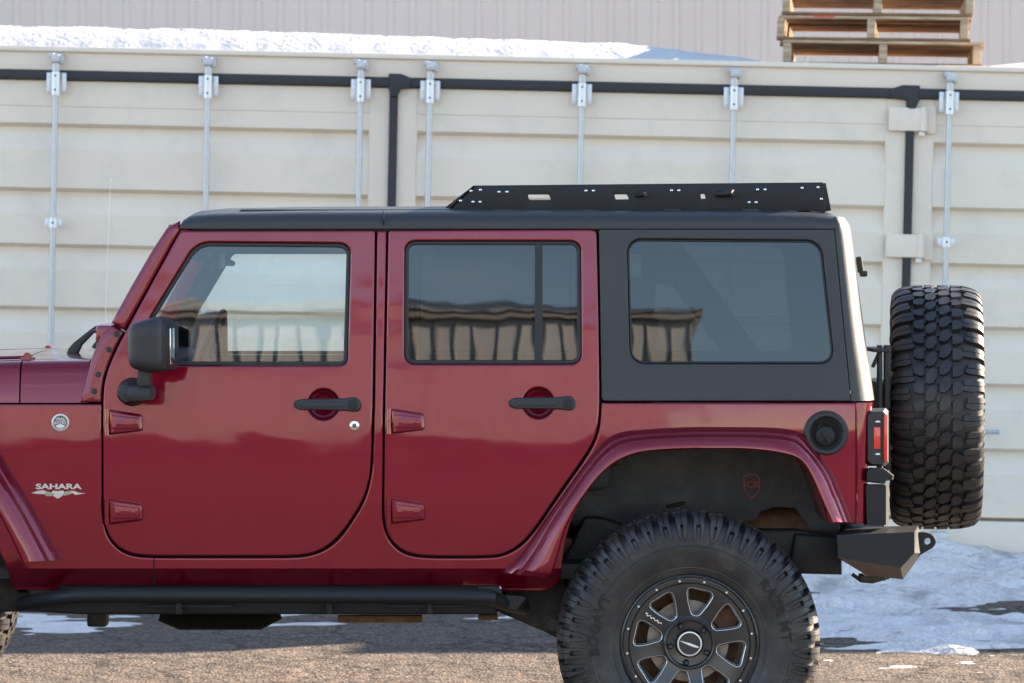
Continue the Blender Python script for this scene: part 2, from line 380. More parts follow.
# ================================================================== SETTING
GX, GY = 60, 60
gm = MB(); xs = [-120, -40, -15, -8, 8, 15, 40, 120]; ys = [-120, -60, -30, 8, 18, 30, 70, 200]
V = [(x, y, 0) for y in ys for x in xs]; nxs = len(xs)
gm.add(V, [(j * nxs + i, j * nxs + i + 1, (j + 1) * nxs + i + 1, (j + 1) * nxs + i) for j in range(len(ys) - 1) for i in range(nxs - 1)])
tag(gm.build('ground', 'asphalt'), kind='structure')
rm = MB(); rm.add([(-60, -17, .004), (60, -17, .004), (60, -6.0, .004), (-60, -6.0, .004)], [(0, 1, 2, 3)]); tag(rm.build('road', 'road'), kind='structure')  # unseen dark strip added behind the camera to mirror darkly in the paint

YCON = 17.4; TH = .0215; SC = F / YCON
CORG = W(512, 320, YCON); CORG.z -= 0
def U(px, py):     # picture point on the container front -> the container's own (x, z)
    u = (px - 512) * math.cos(TH) + (py - 320) * math.sin(TH); v = -(px - 512) * math.sin(TH) + (py - 320) * math.cos(TH)
    return u / SC, -v / SC
def Um(x0, v):     # x as seen at picture row ~200, v = row measured at picture column 512
    return x0, v

# snow on the ground
def fbm(x, y, o=4):
    s_, a = 0, 1
    for i in range(o): s_ += a * mnoise.noise(Vector((x, y, i * 7.3))); x *= 2.03; y *= 2.03; a *= .5
    return s_
def snow_h(x, y):
    # bank against the container, thinning towards the car; thicker to the right
    cover = max(0, min(1, (x - .5) / 1.5)); edge = 13.76 + .16 * fbm(x * .9, 3.1) + (1 - cover) * 1.5
    t = (y - edge) / (17.4 - edge)
    n1 = fbm(x * .9 + 4, y * 2.6); n2 = fbm(x * 4, y * 9 + 5, 3)
    if t < -.4: return -.05
    h = .020 * min(1, max(-1, (y - edge) * 4)) + .075 * n1 * max(0, t + .2) + .024 * n2 + .02 * abs(fbm(x * 2.3 + 7, y * 5, 4)) + .010 * fbm(x * 9, y * 16, 2) * min(1, max(0, t * 3))
    h += .19 * max(0, t - .60) ** 1.25 * 1.9 * (1 + .6 * fbm(x * 1.1 + 9, y * 1.3)) * cover
    h -= .11 * max(0, fbm(x * .9 + 20, y * 2.6 + 3) - .12); h += (.030 * mnoise.noise(Vector((x * 3.1, y * 6.5, 5))) + .018 * mnoise.noise(Vector((x * 7.3, y * 12, 9)))) * min(1, max(0, t * 4))
    dark = math.exp(-(((x - 2.75) / .55) ** 2 + ((y - 15.55) / .35) ** 2)); h -= .06 * dark * (1 + .8 * n2 * 2)
    dark = math.exp(-(((x - 1.85) / .5) ** 2 + ((y - 14.15) / .10) ** 2)); h -= .035 * dark
    if x < 1.2:    # only thin leftovers behind the car
        k = min(1, (1.2 - x) / .6); band = math.exp(-((y - 15.3) / .55) ** 2); h = h * (1 - k) + k * (.030 * fbm(x * 1.15 + 3, y * 3.2 + 1) + .012 * band - .0175 + .006 * n2)
        if y > 16.6: h = max(h, .02 + .1 * (y - 16.6) + .02 * n1)
    return h
sn = MB(); x0, x1, y0, y1 = -5.0, 6.0, 12.7, 17.36; nx, ny = 420, 200; V = []
for j in range(ny + 1):
    for i in range(nx + 1):
        x = x0 + (x1 - x0) * i / nx; y = y0 + (y1 - y0) * j / ny; V.append((x, y, snow_h(x, y)))
Fc = []
for j in range(ny):
    for i in range(nx):
        q = (j * (nx + 1) + i, j * (nx + 1) + i + 1, (j + 1) * (nx + 1) + i + 1, (j + 1) * (nx + 1) + i)
        if max(V[k][2] for k in q) > 0: Fc.append(q)
used = sorted({k for f in Fc for k in f}); rem = {k: i for i, k in enumerate(used)}
sn.add([V[k] for k in used], [tuple(rem[k] for k in f) for f in Fc])
tag(sn.build('ground_snow', 'snow', ang=80), kind='structure')

# ------------------------------------------------------------------ tall metal-sided building behind
def ribbed_wall(x0, x1, pitch, zt, y, d, ribw=.05):
    mb = MB(); pr = []; x = x0
    while x < x1:
        pr += [(x, 0), (x + pitch - ribw * 1.6, 0), (x + pitch - ribw * 1.2, -d), (x + pitch - ribw * .4, -d)]
        # two faint stiffening swages
        x += pitch
    pr.append((x, 0)); n = len(pr)
    mb.add([(p[0], y + p[1], 0) for p in pr] + [(p[0], y + p[1], zt) for p in pr], [(i, i + 1, n + i + 1, n + i) for i in range(n - 1)])
    return mb
bl = empty('metal_building', (0, 32, 0), 'tall mauve-grey metal-sided building rising behind the snowy container', 'building')
w_ = ribbed_wall(-22, 24, .226, 8.2, 0, .022); w_.build('ribbed_wall', 'siding', bl, ang=20)
MB().box((1, 6, 8.4), (47, 12.4, .3), .03).box((1, 6.05, 4.1), (45.8, 11.7, 8.1)).build('roof', 'siding_rib', bl)

# ------------------------------------------------------------------ shipping container
ct = empty('shipping_container', CORG, 'long cream shipping container with side doors behind the red car', 'shipping container', rot=(0, TH, 0))
DARK = [135, 199.5, 255.3, 318, 375, 440]
CX0, CX1 = -638, 1426   # picture columns of its ends
xL, xR = U(CX0, 320)[0] - .1, U(CX1, 320)[0] + .1
zT = U(512, 59)[1]; zB = U(512, 573)[1]
def zc(v): return (320 - v) / SC
def xc(px): return (px - 512 - 4.8) / SC
def door(a, b):
    """one folding door leaf between picture columns a and b"""
    mb = MB(); xa, xb = xc(a + 4), xc(b - 4); ca, cb = xc(a + 24), xc(b - 24); dep = .060
    zt, zb = zc(91), zc(507.5)
    # flat frame: stiles, top and bottom strip
    mb.box(((xa + ca) / 2, .03, (zt + zb) / 2), (ca - xa, .06, zt - zb), .004); mb.box(((xb + cb) / 2, .03, (zt + zb) / 2), (xb - cb, .06, zt - zb), .004)
    pr = [(zt, 0), (zc(116), 0), (zc(117), .004)]
    last = None
    for i, d_ in enumerate(DARK):
        z = zc(d_)
        pr += [(z + .010, .004 if i == 0 else 0), (z - .010, dep), (zc(d_ + 23), .003), (zc(d_ + 24.5), 0)]
    pr += [(zc(507.5), 0), (zc(507.5), .03)]
    n = len(pr); k = 24; V = []
    for i in range(k + 1):
        x = ca + (cb - ca) * i / k
        for (z, d_) in pr: V.append((x, d_, z))
    mb.add(V, [(i * n + j, (i + 1) * n + j, (i + 1) * n + j + 1, i * n + j + 1) for i in range(k) for j in range(n - 1)])
    return mb.build('door_panel', 'beige', ct, ang=12)
for (a, b) in ((-638, -122), (-122, 394), (394, 910), (910, 1426)): door(a, b)
# rails, posts, back box
mb = MB(); mb.box(((xL + xR) / 2, .06, (zT + zc(81)) / 2), (xR - xL, .16, zT - zc(81)), .01).box(((xL + xR) / 2, .0, zT - .004), (xR - xL, .10, .03), .008)
mb.build('top_rail', 'beige2', ct)
mb = MB(); mb.box(((xL + xR) / 2, .045, (zc(511) + zB) / 2 - .03), (xR - xL, .16, zc(511) - zB + .06), .01)
mb.build('bottom_rail', 'beige2', ct)
MB().box((xL - .05, .12, (zT + zB) / 2), (.16, .3, zT - zB), .01).build('corner_post', 'beige2', ct)
MB().box((xR + .05, .12, (zT + zB) / 2), (.16, .3, zT - zB), .01).build('corner_post', 'beige2', ct)
MB().box(((xL + xR) / 2, 1.28, (zT + zB) / 2 - .01), (xR - xL + .1, 2.36, zT - zB - .02)).build('container_shell', 'beige2', ct)
# rubber gaskets
def gask():
    mb = MB(); xg = [xL + .02]
    zt0, zt1 = zc(80.5), zc(90.2)
    mb.box(((xL + xR) / 2, -.012, (zt0 + zt1) / 2), (xR - xL - .04, .05, zt0 - zt1), .008)
    for c in (-638, -122, 394, 910, 1426): mb.box((xc(c), -.004, (zc(84) + zc(508)) / 2), (7.5 / SC, .05, zc(84) - zc(508)), .006)
    # folded joints
    P = [(xc(389), zc(77)), (xc(401), zc(77)), (xc(411), zc(81)), (xc(411), zc(91)), (xc(401), zc(92)), (xc(397.5), zc(100)), (xc(391), zc(100)), (xc(389), zc(92))]
    panel(mb, P, [], lambda x, z, d: (x, -.045 - d, z), .04, .006, 0)
    P = [(xc(888), zc(82)), (xc(901), zc(77.5)), (xc(918), zc(77.5)), (xc(918), zc(92)), (xc(914), zc(102)), (xc(907), zc(102)), (xc(906), zc(92)), (xc(890), zc(91))]
    panel(mb, P, [], lambda x, z, d: (x, -.045 - d, z), .04, .006, 0)
    mb.box((xc(394), -.01, zc(506)), (.08, .06, .05), .01)
    return mb.build('door_gasket', 'gasket', ct)
gask()
# locking rods
def rod(px, first=None):
    x = xc(px)
    if first:
        o = copy_tree(first, ct); o.location = (x, 0, 0); return o
    mb = MB(); mb.tube([(0, -.085, zc(66)), (0, -.085, zc(535))], .0165, 14)
    o = mb.build('locking_rod', 'galv', ct); o.location = (x, 0, 0)
    c = MB(); c.box((0, -.095, zc(70)), (.05, .05, .045), .008).box((-.022, -.095, zc(67)), (.03, .035, .03), .008).box((.03, -.08, zc(71)), (.025, .03, .05), .006).tube([(0, -.085, zc(76)), (0, -.085, zc(82))], .024, 12)
    c.box((.0, -.05, zc(66)), (.07, .05, .02), .004)
    c.build('cam_lock', 'galv', o)
    b = MB()
    P = rp([(-.052, zc(103.5), .006), (.052, zc(103.5), .006), (.052, zc(83.5), .006), (-.052, zc(83.5), .006)])
    b.box((-.040, -.055, zc(93.5)), (.030, .012, 20 / SC), .004).box((.040, -.055, zc(93.5)), (.030, .012, 20 / SC), .004)
    b.tube([(0, -.085, zc(83)), (0, -.085, zc(106))], .025, 14)
    for sx in (-1, 1):
        for k in (-1, 0, 1): b.tube([(sx * .043, -.062, zc(93.5 + k * 6.5)), (sx * .043, -.070, zc(93.5 + k * 6.5))], .007, 8)
    for k in (-1, 1): b.tube([(0, -.108, zc(94 + k * 7)), (0, -.113, zc(94 + k * 7))], .006, 8, mi=1)
    b.build('rod_bracket', ['zinc', 'seal'], o)
    b = MB(); b.box((0, -.072, zc(233)), (.096, .014, .044), .004).tube([(0, -.085, zc(228)), (0, -.085, zc(238))], .024, 14).tube([(0, -.108, zc(233)), (0, -.113, zc(233))], .006, 8, mi=1)
    b.build('guide_bracket', ['zinc', 'seal'], o); b = MB()
    for v in (372,): b.box((0, -.072, zc(v)), (.096, .014, .044), .004).tube([(0, -.085, zc(v - 5)), (0, -.085, zc(v + 5))], .024, 14)
    b.build('guide_bracket', ['zinc', 'seal'], o)
    b = MB(); b.box((0, -.09, zc(528)), (.09, .06, .075), .01); b.build('bottom_cam', 'galv', o)
    return o
off = .0
first = rod(58.5)
for px in (209.8, 361.5, 430.5, 581.5, 732.5, 947, 1098, 1249): rod(px, first)
for c in (910,):
    for v0, v1 in ((100, 123), (226, 249), (352, 375), (478, 501)):
        mb = MB(); mb.box((xc(c - 2.5), -.034, zc((v0 + v1) / 2)), (39 / SC, .022, (v1 - v0) / SC), .004); mb.tube([(xc(c + 13), -.04, zc(v0 - 1)), (xc(c + 13), -.04, zc(v1))], .018, 12)
        mb.box((xc(c + 11), -.035, zc(v1 + 3)), (.035, .03, .026), .005).box((xc(c + 21), -.012, zc((v0 + v1) / 2)), (.05, .022, (v1 - v0 + 4) / SC), .004)
        mb.build('door_hinge', 'beige2', ct)
mb = MB(); mb.tube([(xc(980), -.09, zc(421)), (xc(1004), -.10, zc(421))], .012, 8); mb.build('rod_handle', 'galv', ct)

# snow lying on the container roof
def roof_snow(a, b, hts, dep=1.6):
    mb = MB(); n = int(abs(b - a) / 6) + 2; V = []; ring = 9
    for i in range(n):
        t = i / (n - 1); px = a + (b - a) * t; h = hts(px) * (1 + .07 * mnoise.noise(Vector((px * .02, 1, 1)))); e = min(1, 8 * t + .02, 8 * (1 - t) + .02)
        h *= math.sqrt(e)
        for j in range(ring):
            q = j / (ring - 1); yy = .02 + q * dep; zz = h * min(1, (math.sin(min(1, q * 30) * math.pi / 2)) ** .8) * (1 + .25 * q)
            V.append((xc(px), yy + .012 * mnoise.noise(Vector((px * .05, q * 3, 3))), zT + zz + .006 * mnoise.noise(Vector((px * .07, q * 6, 0))) * (zz > .01) + .002))
    mb.add(V, [(i * ring + j, (i + 1) * ring + j, (i + 1) * ring + j + 1, i * ring + j + 1) for i in range(n - 1) for j in range(ring - 1)])
    return mb
def hts(px): return (24 if px < 250 else 24 - (px - 250) * .012 if px < 620 else 19.5 - (px - 620) * .036 if px < 745 else max(3, 15 - (px - 745) * .22)) / SC
o = roof_snow(-600, 795, hts).build('roof_snow', 'roofsnow', None, ang=70); o.location = CORG; o.rotation_euler = (0, TH, 0)
tag(o, 'long bank of bluish snow on the container roof left of the pallets', 'snow', kind='stuff')
o = roof_snow(982, 1420, lambda p: 9 / SC, 1.2).build('roof_snow', 'roofsnow', None, ang=70); o.location = CORG; o.rotation_euler = (0, TH, 0)
tag(o, 'low strip of sunlit snow on the container roof right of the pallets', 'snow', kind='stuff')

# second container, added out of frame to the right to shade the snow
shade_container = empty('shipping_container', (12.4, 18.7, 0), 'unseen plain cream container added right of the doored one to shade the snow', 'shipping container')
cm_ = MB(); Lc = 12.2; pr = []; x = -Lc / 2
while x < Lc / 2 - .2: pr += [(x, 0), (x + .07, 0), (x + .1, .035), (x + .17, .035)]; x += .2
n = len(pr); cm_.add([(p[0], -1.2 + p[1], .15) for p in pr] + [(p[0], -1.2 + p[1], 2.75) for p in pr], [(i, i + 1, n + i + 1, n + i) for i in range(n - 1)])
cm_.build('side_wall', 'beige2', shade_container, ang=20)
MB().box((0, .05, 2.82), (Lc, 2.5, .16), .01).box((0, .05, .08), (Lc, 2.5, .16), .01).box((0, .1, 1.45), (Lc - .1, 2.2, 2.6)).box((-Lc / 2 + .04, -1.15, 1.45), (.16, .16, 2.9), .01).box((Lc / 2 - .04, -1.15, 1.45), (.16, .16, 2.9), .01).build('container_frame', 'beige2', shade_container)

# pallets on the container roof
def pallet(seed, name='wooden_pallet'):
    rnd = random.Random(seed); e = empty(name, (0, 0, 0), None, 'pallet', 'wooden pallets stacked on the container roof')
    Wd, Dp = 1.10, 1.02
    for sx in (-1, 0, 1):
        m_ = MB(); m_.box((sx * (Wd / 2 - .03) + rnd.uniform(-.015, .015), 0, .070), (.045, Dp - .01, .104), .003); m_.build('stringer', 'woodend', e)
    for k in range(6):
        m_ = MB(); y = -Dp / 2 + .05 + k * (Dp - .1) / 5; m_.box((0, y, .1310 + rnd.uniform(-.001, .003)), (Wd + rnd.uniform(-.02, .02), .095, .016), .002, Matrix.Rotation(rnd.uniform(-.006, .006), 3, 'Z')); m_.build('deck_board', 'woodend' if k == 0 else 'wood', e)
    for k in (0, 2, 4):
        m_ = MB(); y = -Dp / 2 + .05 + k * (Dp - .1) / 4; m_.box((0, y, .009), (Wd + rnd.uniform(-.02, .02), .095, .016), .002, Matrix.Rotation(rnd.uniform(-.006, .006), 3, 'Z')); m_.build('bottom_board', 'wood', e)
    return e
plab = ['battered bottom wooden pallet lying on the container roof', 'middle wooden pallet with pinkish spray marks, resting on the battered one', 'topmost wooden pallet of the stack, cut off by the photo edge']
for k in range(3):
    p = pallet(k + 3); cx = (884, 876, 877)[k]; z0 = zc(54.0) + k * .1235 + (0.0 if k else 0)
    loc = Vector((xc(cx) + .06, .66 + .02 * k, zT + .016 + k * .1425)); mw = Matrix.Rotation(TH, 3, 'Y'); p.location = CORG + mw @ loc; p.rotation_euler = (0, TH, -R(7) + (0.01, -.012, .015)[k]); p['label'] = plab[k]
    p.scale = (1.02 if k == 0 else .985, 1, 1)
    if k == 1:
        m_ = MB(); m_.box((-.28, -.555 - .0045, .1310), (.12, .002, .012)).build('spray_mark', 'redmark', p)

# building behind the camera (only seen mirrored in the glass and paint)
b2 = empty('metal_shed', (0, -20, 0), 'long pale metal-sided shed mirrored in the side windows of the red car', 'building')
WX1 = 2.45; WX0 = -42
mb = MB(); mb.box(((WX0 + WX1) / 2, -6, 3.25), (WX1 - WX0, 12, 6.5)); mb.build('wall', 'tanwall', b2)
mb = MB(); x = WX1 - .02
while x > WX0: mb.box((x, .02, 3.25), (.014 if int(x * 100) % 3 else .024, .04, 6.5)); x -= .29
mb.box(((WX0 + WX1) / 2, .05, 6.54), (WX1 - WX0 + .3, .16, .05)); mb.build('seams', 'seam', b2)
mb = MB(); z0, z1 = 6.6, 7.75
mb.add([(WX0, .15, z0), (WX1 + .15, .15, z0), (WX1 - 5, -6, z1), (WX0 + 3, -6, z1), (WX1 + .15, -12.15, z0), (WX0, -12.15, z0)], [(0, 1, 2, 3), (1, 4, 2), (3, 2, 4, 5), (0, 3, 5)]); mb.build('roof', 'roofm', b2, smooth=False)
mb = MB(); x = WX1
while x > WX0 + 3: mb.tube([(x, .15, z0 + .02), (x - 0.0 if x < WX1 - 5 else WX1 - 5 + (x - WX1 + 5) * .05, -6, z1 + .02)], .012, 5); x -= .46
mb.build('roof_seams', 'roofm', b2)

# ================================================================== THE CAR
YC = 11.41; HALF = .79; XO = .3
car = empty('off_road_car', (XO, YC, 0), 'dark red four-door off-road car with black hardtop, roof rack and rear spare tyre', 'car')
# profile of the body side: how far the skin stands out (or in) at a height z
def sm(t): t = max(0, min(1, t)); return t * t * (3 - 2 * t)
def tilt(z): return R(5.0) * sm((z - 1.10) / .17) - R(2.2) * sm((.98 - z) / .25)
ZK = .672
PT = {}; z = 1.10; N_ = 400
_tab = [0.0] * (N_ + 1)
def _mk():
    z0, z1 = .4, 2.1; dz = (z1 - z0) / N_; iv = int((1.10 - z0) / dz)
    for i in range(iv, N_): _tab[i + 1] = _tab[i] - math.tan(tilt(z0 + (i + .5) * dz)) * dz
    for i in range(iv, 0, -1): _tab[i - 1] = _tab[i] + math.tan(tilt(z0 + (i - .5) * dz)) * dz
_mk()
def prof(z):
    t = (z - .4) / 1.7 * N_; i = max(0, min(N_ - 1, int(t))); o = _tab[i] + (_tab[i + 1] - _tab[i]) * (t - i)
    if z < ZK: o -= (ZK - max(z, .60)) * .75
    return o
def side(x, z, d): return (x - XO, -(HALF + prof(z) + d), z)
def L(px, py, d=0):
    Y = YC - HALF - d
    for _ in range(3): p = W(px, py, Y); Y = YC - (HALF + prof(p.z) + d)
    return (p.x, p.z)
def LL(P, d=0): return [L(p[0], p[1], d) for p in P]
def flat(y): return lambda x, z, d: (x - XO, y - d, z)          # car-local, d towards the camera
def LY(P, y): return [(lambda q: (q.x, q.z))(W(p[0], p[1], YC + y)) for p in P]
def C3(px, py, y): p = W(px, py, YC + y); return Vector((p.x - XO, y, p.z))
def mirror(o, name=None):
    me = o.data.copy(); me.transform(Matrix.Scale(-1, 4, (0, 1, 0))); me.flip_normals(); c = bpy.data.objects.new(name or o.name.split('.')[0], me); COL.objects.link(c)
    c.parent = o.parent
    for ch in list(o.children):
        k = mirror(ch); k.parent = c
    return c
both = []     # near-side parts that get a far-side twin

# ---- door outlines (picture px)
d1_front = [(180.5, 231.5), (152, 282), (124.8, 333), (115, 352), (109.3, 365), (105, 380), (103.4, 392), (103.2, 404)]
d1 = [(180.5, 230.8, 3), (375, 230.3, 3), (372.6, 400), (371.2, 455), (369.5, 478), (363, 500), (350, 521), (338, 537), (325, 548), (309, 554.5), (290, 556), (140, 556), (121, 550), (108, 536), (103.2, 515), (103.2, 404), (103.6, 390), (105.4, 378), (109.6, 365), (115.2, 352), (124.8, 333)]
d2 = [(388.4, 230.3, 3), (592, 229.3, 6), (596.5, 231, 5), (598.6, 320), (599.6, 400), (598.3, 428), (590, 449), (556.5, 496), (535, 528), (520, 545), (503, 554.5), (485, 556.3), (425, 556.3), (405, 552.5), (393, 543), (386, 530), (384, 515), (385.2, 400)]
win1 = [(196, 241.8, 14), (351, 243, 12), (349.5, 300), (347.6, 365.8, 8), (141, 365.8, 4), (141, 345, 6), (151, 315)]
win2 = [(404.4, 240.6, 11), (581, 240.6, 11), (581.8, 364.4, 11), (404, 364.4, 11)]
def door_part(name, out_, win, cup):
    mb = MB(); panel(mb, LL(chai(rp(out_))), [LL(rp(win)), LL(circ(*cup, 15.6, 36))], side, .035, .0045, .05, seg=.03)
    return mb.build(name, 'paint', car, ang=50)
fd = door_part('front_door', d1, win1, (323.5, 404.5)); rd = door_part('rear_door', d2, win2, (538.5, 403.2))
def window(win, parent, m, shrink=4.4, rec=.010, divider=None):
    P = LL(rp(win), -rec)
    if area(P) < 0: P = P[::-1]
    inn = inset(P, shrink / 296)
    mb = MB(); panel(mb, inset(P, .001), [inn], lambda x, z, d: side(x, z, d - rec), .02, .003, 0, back=False, seg=.05); s_ = mb.build('window_seal', 'seal', parent)
    mb = MB(); panel(mb, inset(inn, -.004), [], lambda x, z, d: side(x, z, d - rec - .008), .004, .0005, 0, back=False, seg=.5); g_ = mb.build('window_glass', m, parent, smooth=False)
    return s_, g_
window(win1, fd, 'glass'); window(win2, rd, 'tint')
mb = MB(); panel(mb, LL([(535, 243), (542.5, 243), (542.5, 361.5), (534.5, 361.5)], -.01), [], lambda x, z, d: side(x, z, d - .006), .02, .002, 0); mb.build('window_divider', 'seal', rd)

# handles
def handle(cx, cy, door_):
    c = L(cx, cy); r = 16.5 / 293
    mb = MB()   # dished cup
    prf = [(-.0035, r + .004), (-.004, r), (.0, r - .004), (.0, .001)]
    V = []
    k = 32; r = 15.4 / 293; rings = [(r + .002, -.004), (r - .001, -.010), (r * .90, -.018), (r * .7, -.025), (r * .4, -.0275), (.0001, -.028)]
    for (q, d) in rings:
        for j in range(k): a = 2 * math.pi * j / k; V.append(side(c[0] + q * math.cos(a), c[1] + q * math.sin(a), d))
    mb.add(V, [(i * k + j, i * k + (j + 1) % k, (i + 1) * k + (j + 1) % k, (i + 1) * k + j) for i in range(len(rings) - 1) for j in range(k)])
    mb.build('handle_cup', 'paint_flat', door_)
    mb = MB()
    P = rp([(cx - 28, cy - 5.2, 5), (cx + 21, cy - 6, 1), (cx + 36, cy - 8.3, 9), (cx + 38, cy + 8.3, 9), (cx + 21, cy + 6, 1), (cx - 28, cy + 5.2, 5)])
    panel(mb, LL(P, .03), [], lambda x, z, d: side(x, z, d + .034), .018, .005, 0)
    P = rp([(cx - 22, cy - 2.6, 2.4), (cx + 19, cy - 2.6, 2), (cx + 19, cy + 2.6, 2), (cx - 22, cy + 2.6, 2.4)]); panel(mb, LL(P, .03), [], lambda x, z, d: side(x, z, d + .0375), .004, .002, 0)
    for qx, w in ((cx - 26, 4), (cx + 29, 7)): panel(mb, LL(circ(qx, cy, w, 16), .01), [], lambda x, z, d: side(x, z, d + .018), .02, .002, 0)
    mb.build('door_handle', 'plastic', door_)
    mb = MB(); panel(mb, LL(circ(cx + 29.3, cy, 5.0, 20), .035), [], lambda x, z, d: side(x, z, d + .0395), .006, .0015, 0); mb.build('push_button', 'steel', door_)
M['cup'] = mat('handle_cup_red', (.17, .004, .010), .35, .3, .5, .6, .05)
handle(323.5, 404.5, fd); handle(538.5, 403.2, rd)
mb = MB(); panel(mb, LL(circ(354.5, 425.5, 5, 20)), [], lambda x, z, d: side(x, z, d + .004), .006, .002, 0); panel(mb, LL(circ(354.5, 425.5, 2.3, 12)), [], lambda x, z, d: side(x, z, d + .0055), .003, .0006, 0, mi=1); mb.build('door_lock', ['chrome', 'badge_grey'], fd)
# hinges
def hinge(x, y, par):
    mb = MB()
    panel(mb, LL(rp([(x + 6, y - 12.5, 2), (x + 39, y - 7.5, 3), (x + 40, y + 9, 3), (x + 7, y + 13, 2)]), .01), [], lambda xx, z, d: side(xx, z, d + .022), .022, .009, 0)
    P = rp([(x + 9, y - 7, 2), (x + 37, y - 4, 2), (x + 37, y + 6.5, 2), (x + 9, y + 7, 2)])
    panel(mb, LL(P, .01), [], lambda xx, z, d: side(xx, z, d + .027), .005, .0025, 0)
    for q in (15, 31):
        panel(mb, LL(circ(x + q, y + 1, 2.3, 8), .02), [], lambda xx, z, d: side(xx, z, d + .0315), .005, .001, 0)
    a = L(x + 4, y - 12.5, .016); b = L(x + 4, y + 13, .016)
    pa, pm, pb = Vector(side(a[0], a[1], .016)), None, Vector(side(b[0], b[1], .016))
    mb.tube([pa, pa.lerp(pb, .48)], .0095, 12); mb.tube([pa.lerp(pb, .52), pb], .0095, 12)
    mb.build('hinge', 'paint_flat', par)
for (x, y, p) in ((103, 422, fd), (103, 511.5, fd), (385, 421, rd), (385, 511, rd)): hinge(x, y, p)
both += [fd, rd]

# ---- jambs behind the gaps (dark)
mb = MB()
gapo = [(-90, 410), (98, 406), (98, 388), (103, 372), (122, 335), (180, 228), (598, 226), (604, 232), (604, 404), (603, 432), (595, 452), (560, 500), (528, 548), (500, 566), (-60, 566)]
panel(mb, LL(gapo), [LL(rp(win1)), LL(rp(win2))], lambda x, z, d: side(x, z, d - .036), .012, .002, .08, mi=0)
both.append(mb.build('door_jamb', 'gap', car))

# ---- body side
ARCH = cr([(561, 580), (563, 556), (569, 528), (580, 503), (598, 477), (618, 460), (640, 452.5), (690, 449.5), (736, 449.5), (766, 451.5), (797, 457), (810, 471), (820, 495), (829, 523)], 5)
body = [(-92, 404.2), (101.6, 404.2), (101.4, 515), (106.5, 537.5), (120, 552), (139, 558), (290, 558), (310, 556.3), (327, 549.8), (340.5, 538.5), (352, 522.5), (365, 501), (371.5, 478), (373.4, 455), (374.8, 400), (377, 231), (386.4, 231), (383.2, 400), (382, 515), (384, 531), (391.5, 544.8), (404, 554.5), (424, 558.3), (486, 558.3), (504.5, 556.3), (522, 546.6), (537, 529.5), (558.5, 497.5), (592, 450.3), (600.2, 428.5), (601.6, 402.8), (857, 402.8), (857, 524)] + [p for p in ARCH[::-1]] + [(556.5, 585), (548, 591), (503, 591), (500, 586), (60, 586), (58, 590), (13, 590), (8, 571), (-8, 535), (-30, 500), (-60, 465), (-92, 455)]
mb = MB(); panel(mb, LL(chai(body)), [], side, .04, .0045, .05, rows=(ZK, .60), seg=.03)
o = mb.build('body_side', 'paint', car, ang=28); both.append(o)
# panel seam on the rocker
mb = MB(); panel(mb, LL([(153.6, 558.2), (154.8, 558.2), (154.8, 585), (153.6, 585)]), [], lambda x, z, d: side(x, z, d + .0008), .002, .0002, 0, rows=(ZK,)); mb.build('panel_seam', 'gap', o)

# ---- fender flares
def flare(A, B, n=70):
    def rs(P, n):
        P = [Vector(p) for p in P]; Ls = [0]
        for i in range(1, len(P)): Ls.append(Ls[-1] + (P[i] - P[i - 1]).length)
        o = []
        for k in range(n):
            t = Ls[-1] * k / (n - 1); i = 0
            while i < len(P) - 2 and Ls[i + 1] < t: i += 1
            o.append(P[i].lerp(P[i + 1], (t - Ls[i]) / max(1e-9, Ls[i + 1] - Ls[i])))
        return o
    A = rs(cr(A, 6), n); B = rs(cr(B, 6), n); mb = MB(); sec = [(0, .001), (.03, .012), (.10, .030), (.22, .046), (.27, .050), (.31, .052), (.34, .064), (.40, .078), (.5, .088), (.66, .098), (.84, .104), (.95, .104), (.995, .098), (1.0, .088), (.985, .078), (.96, .04), (.94, -.03)]
    V = []
    for i in range(n):
        for (t, d) in sec:
            p = A[i].lerp(B[i], t); q = L(p.x, p.y, d); V.append(side(q[0], q[1], d))
    k = len(sec); Fc = [(i * k + j, i * k + j + 1, (i + 1) * k + j + 1, (i + 1) * k + j) for i in range(n - 1) for j in range(k - 1)]
    Fc += [tuple(range(k)), tuple((n - 1) * k + j for j in range(k))[::-1]]
    return mb.add(V, Fc)
A = [(501, 572), (512, 562), (524, 549), (541, 525), (560, 498), (580, 470), (595, 450), (606, 439), (622, 432), (650, 429), (690, 427), (730, 427), (770, 427.5), (790, 429.5), (803, 434), (812, 446), (822, 458), (832, 472), (842, 495), (852, 522)]
B = [(549, 579), (554, 570), (559, 552), (566, 528), (577, 506), (596, 480), (612, 465), (628, 456.5), (645, 452), (665, 450), (690, 449), (715, 449), (736, 449), (755, 450), (775, 452.5), (795, 457), (805, 465), (813, 480), (820, 497), (831, 522)]
both.append(flare(A, B).build('rear_flare', 'paint_flat', car, ang=30))
# front flare: tail end leg visible, then over the wheel and forward
A = [(62, 560), (50, 538), (33, 508), (14, 476), (-2, 450), (-20, 428), (-50, 414), (-90, 408), (-150, 406), (-220, 408), (-280, 416), (-322, 440)]
B = [(22, 562), (12, 540), (2, 520), (-12, 496), (-26, 474), (-42, 456), (-66, 445), (-100, 440), (-150, 438), (-215, 440), (-270, 450), (-312, 472)]
both.append(flare(A, B).build('front_flare', 'paint_flat', car, ang=30))

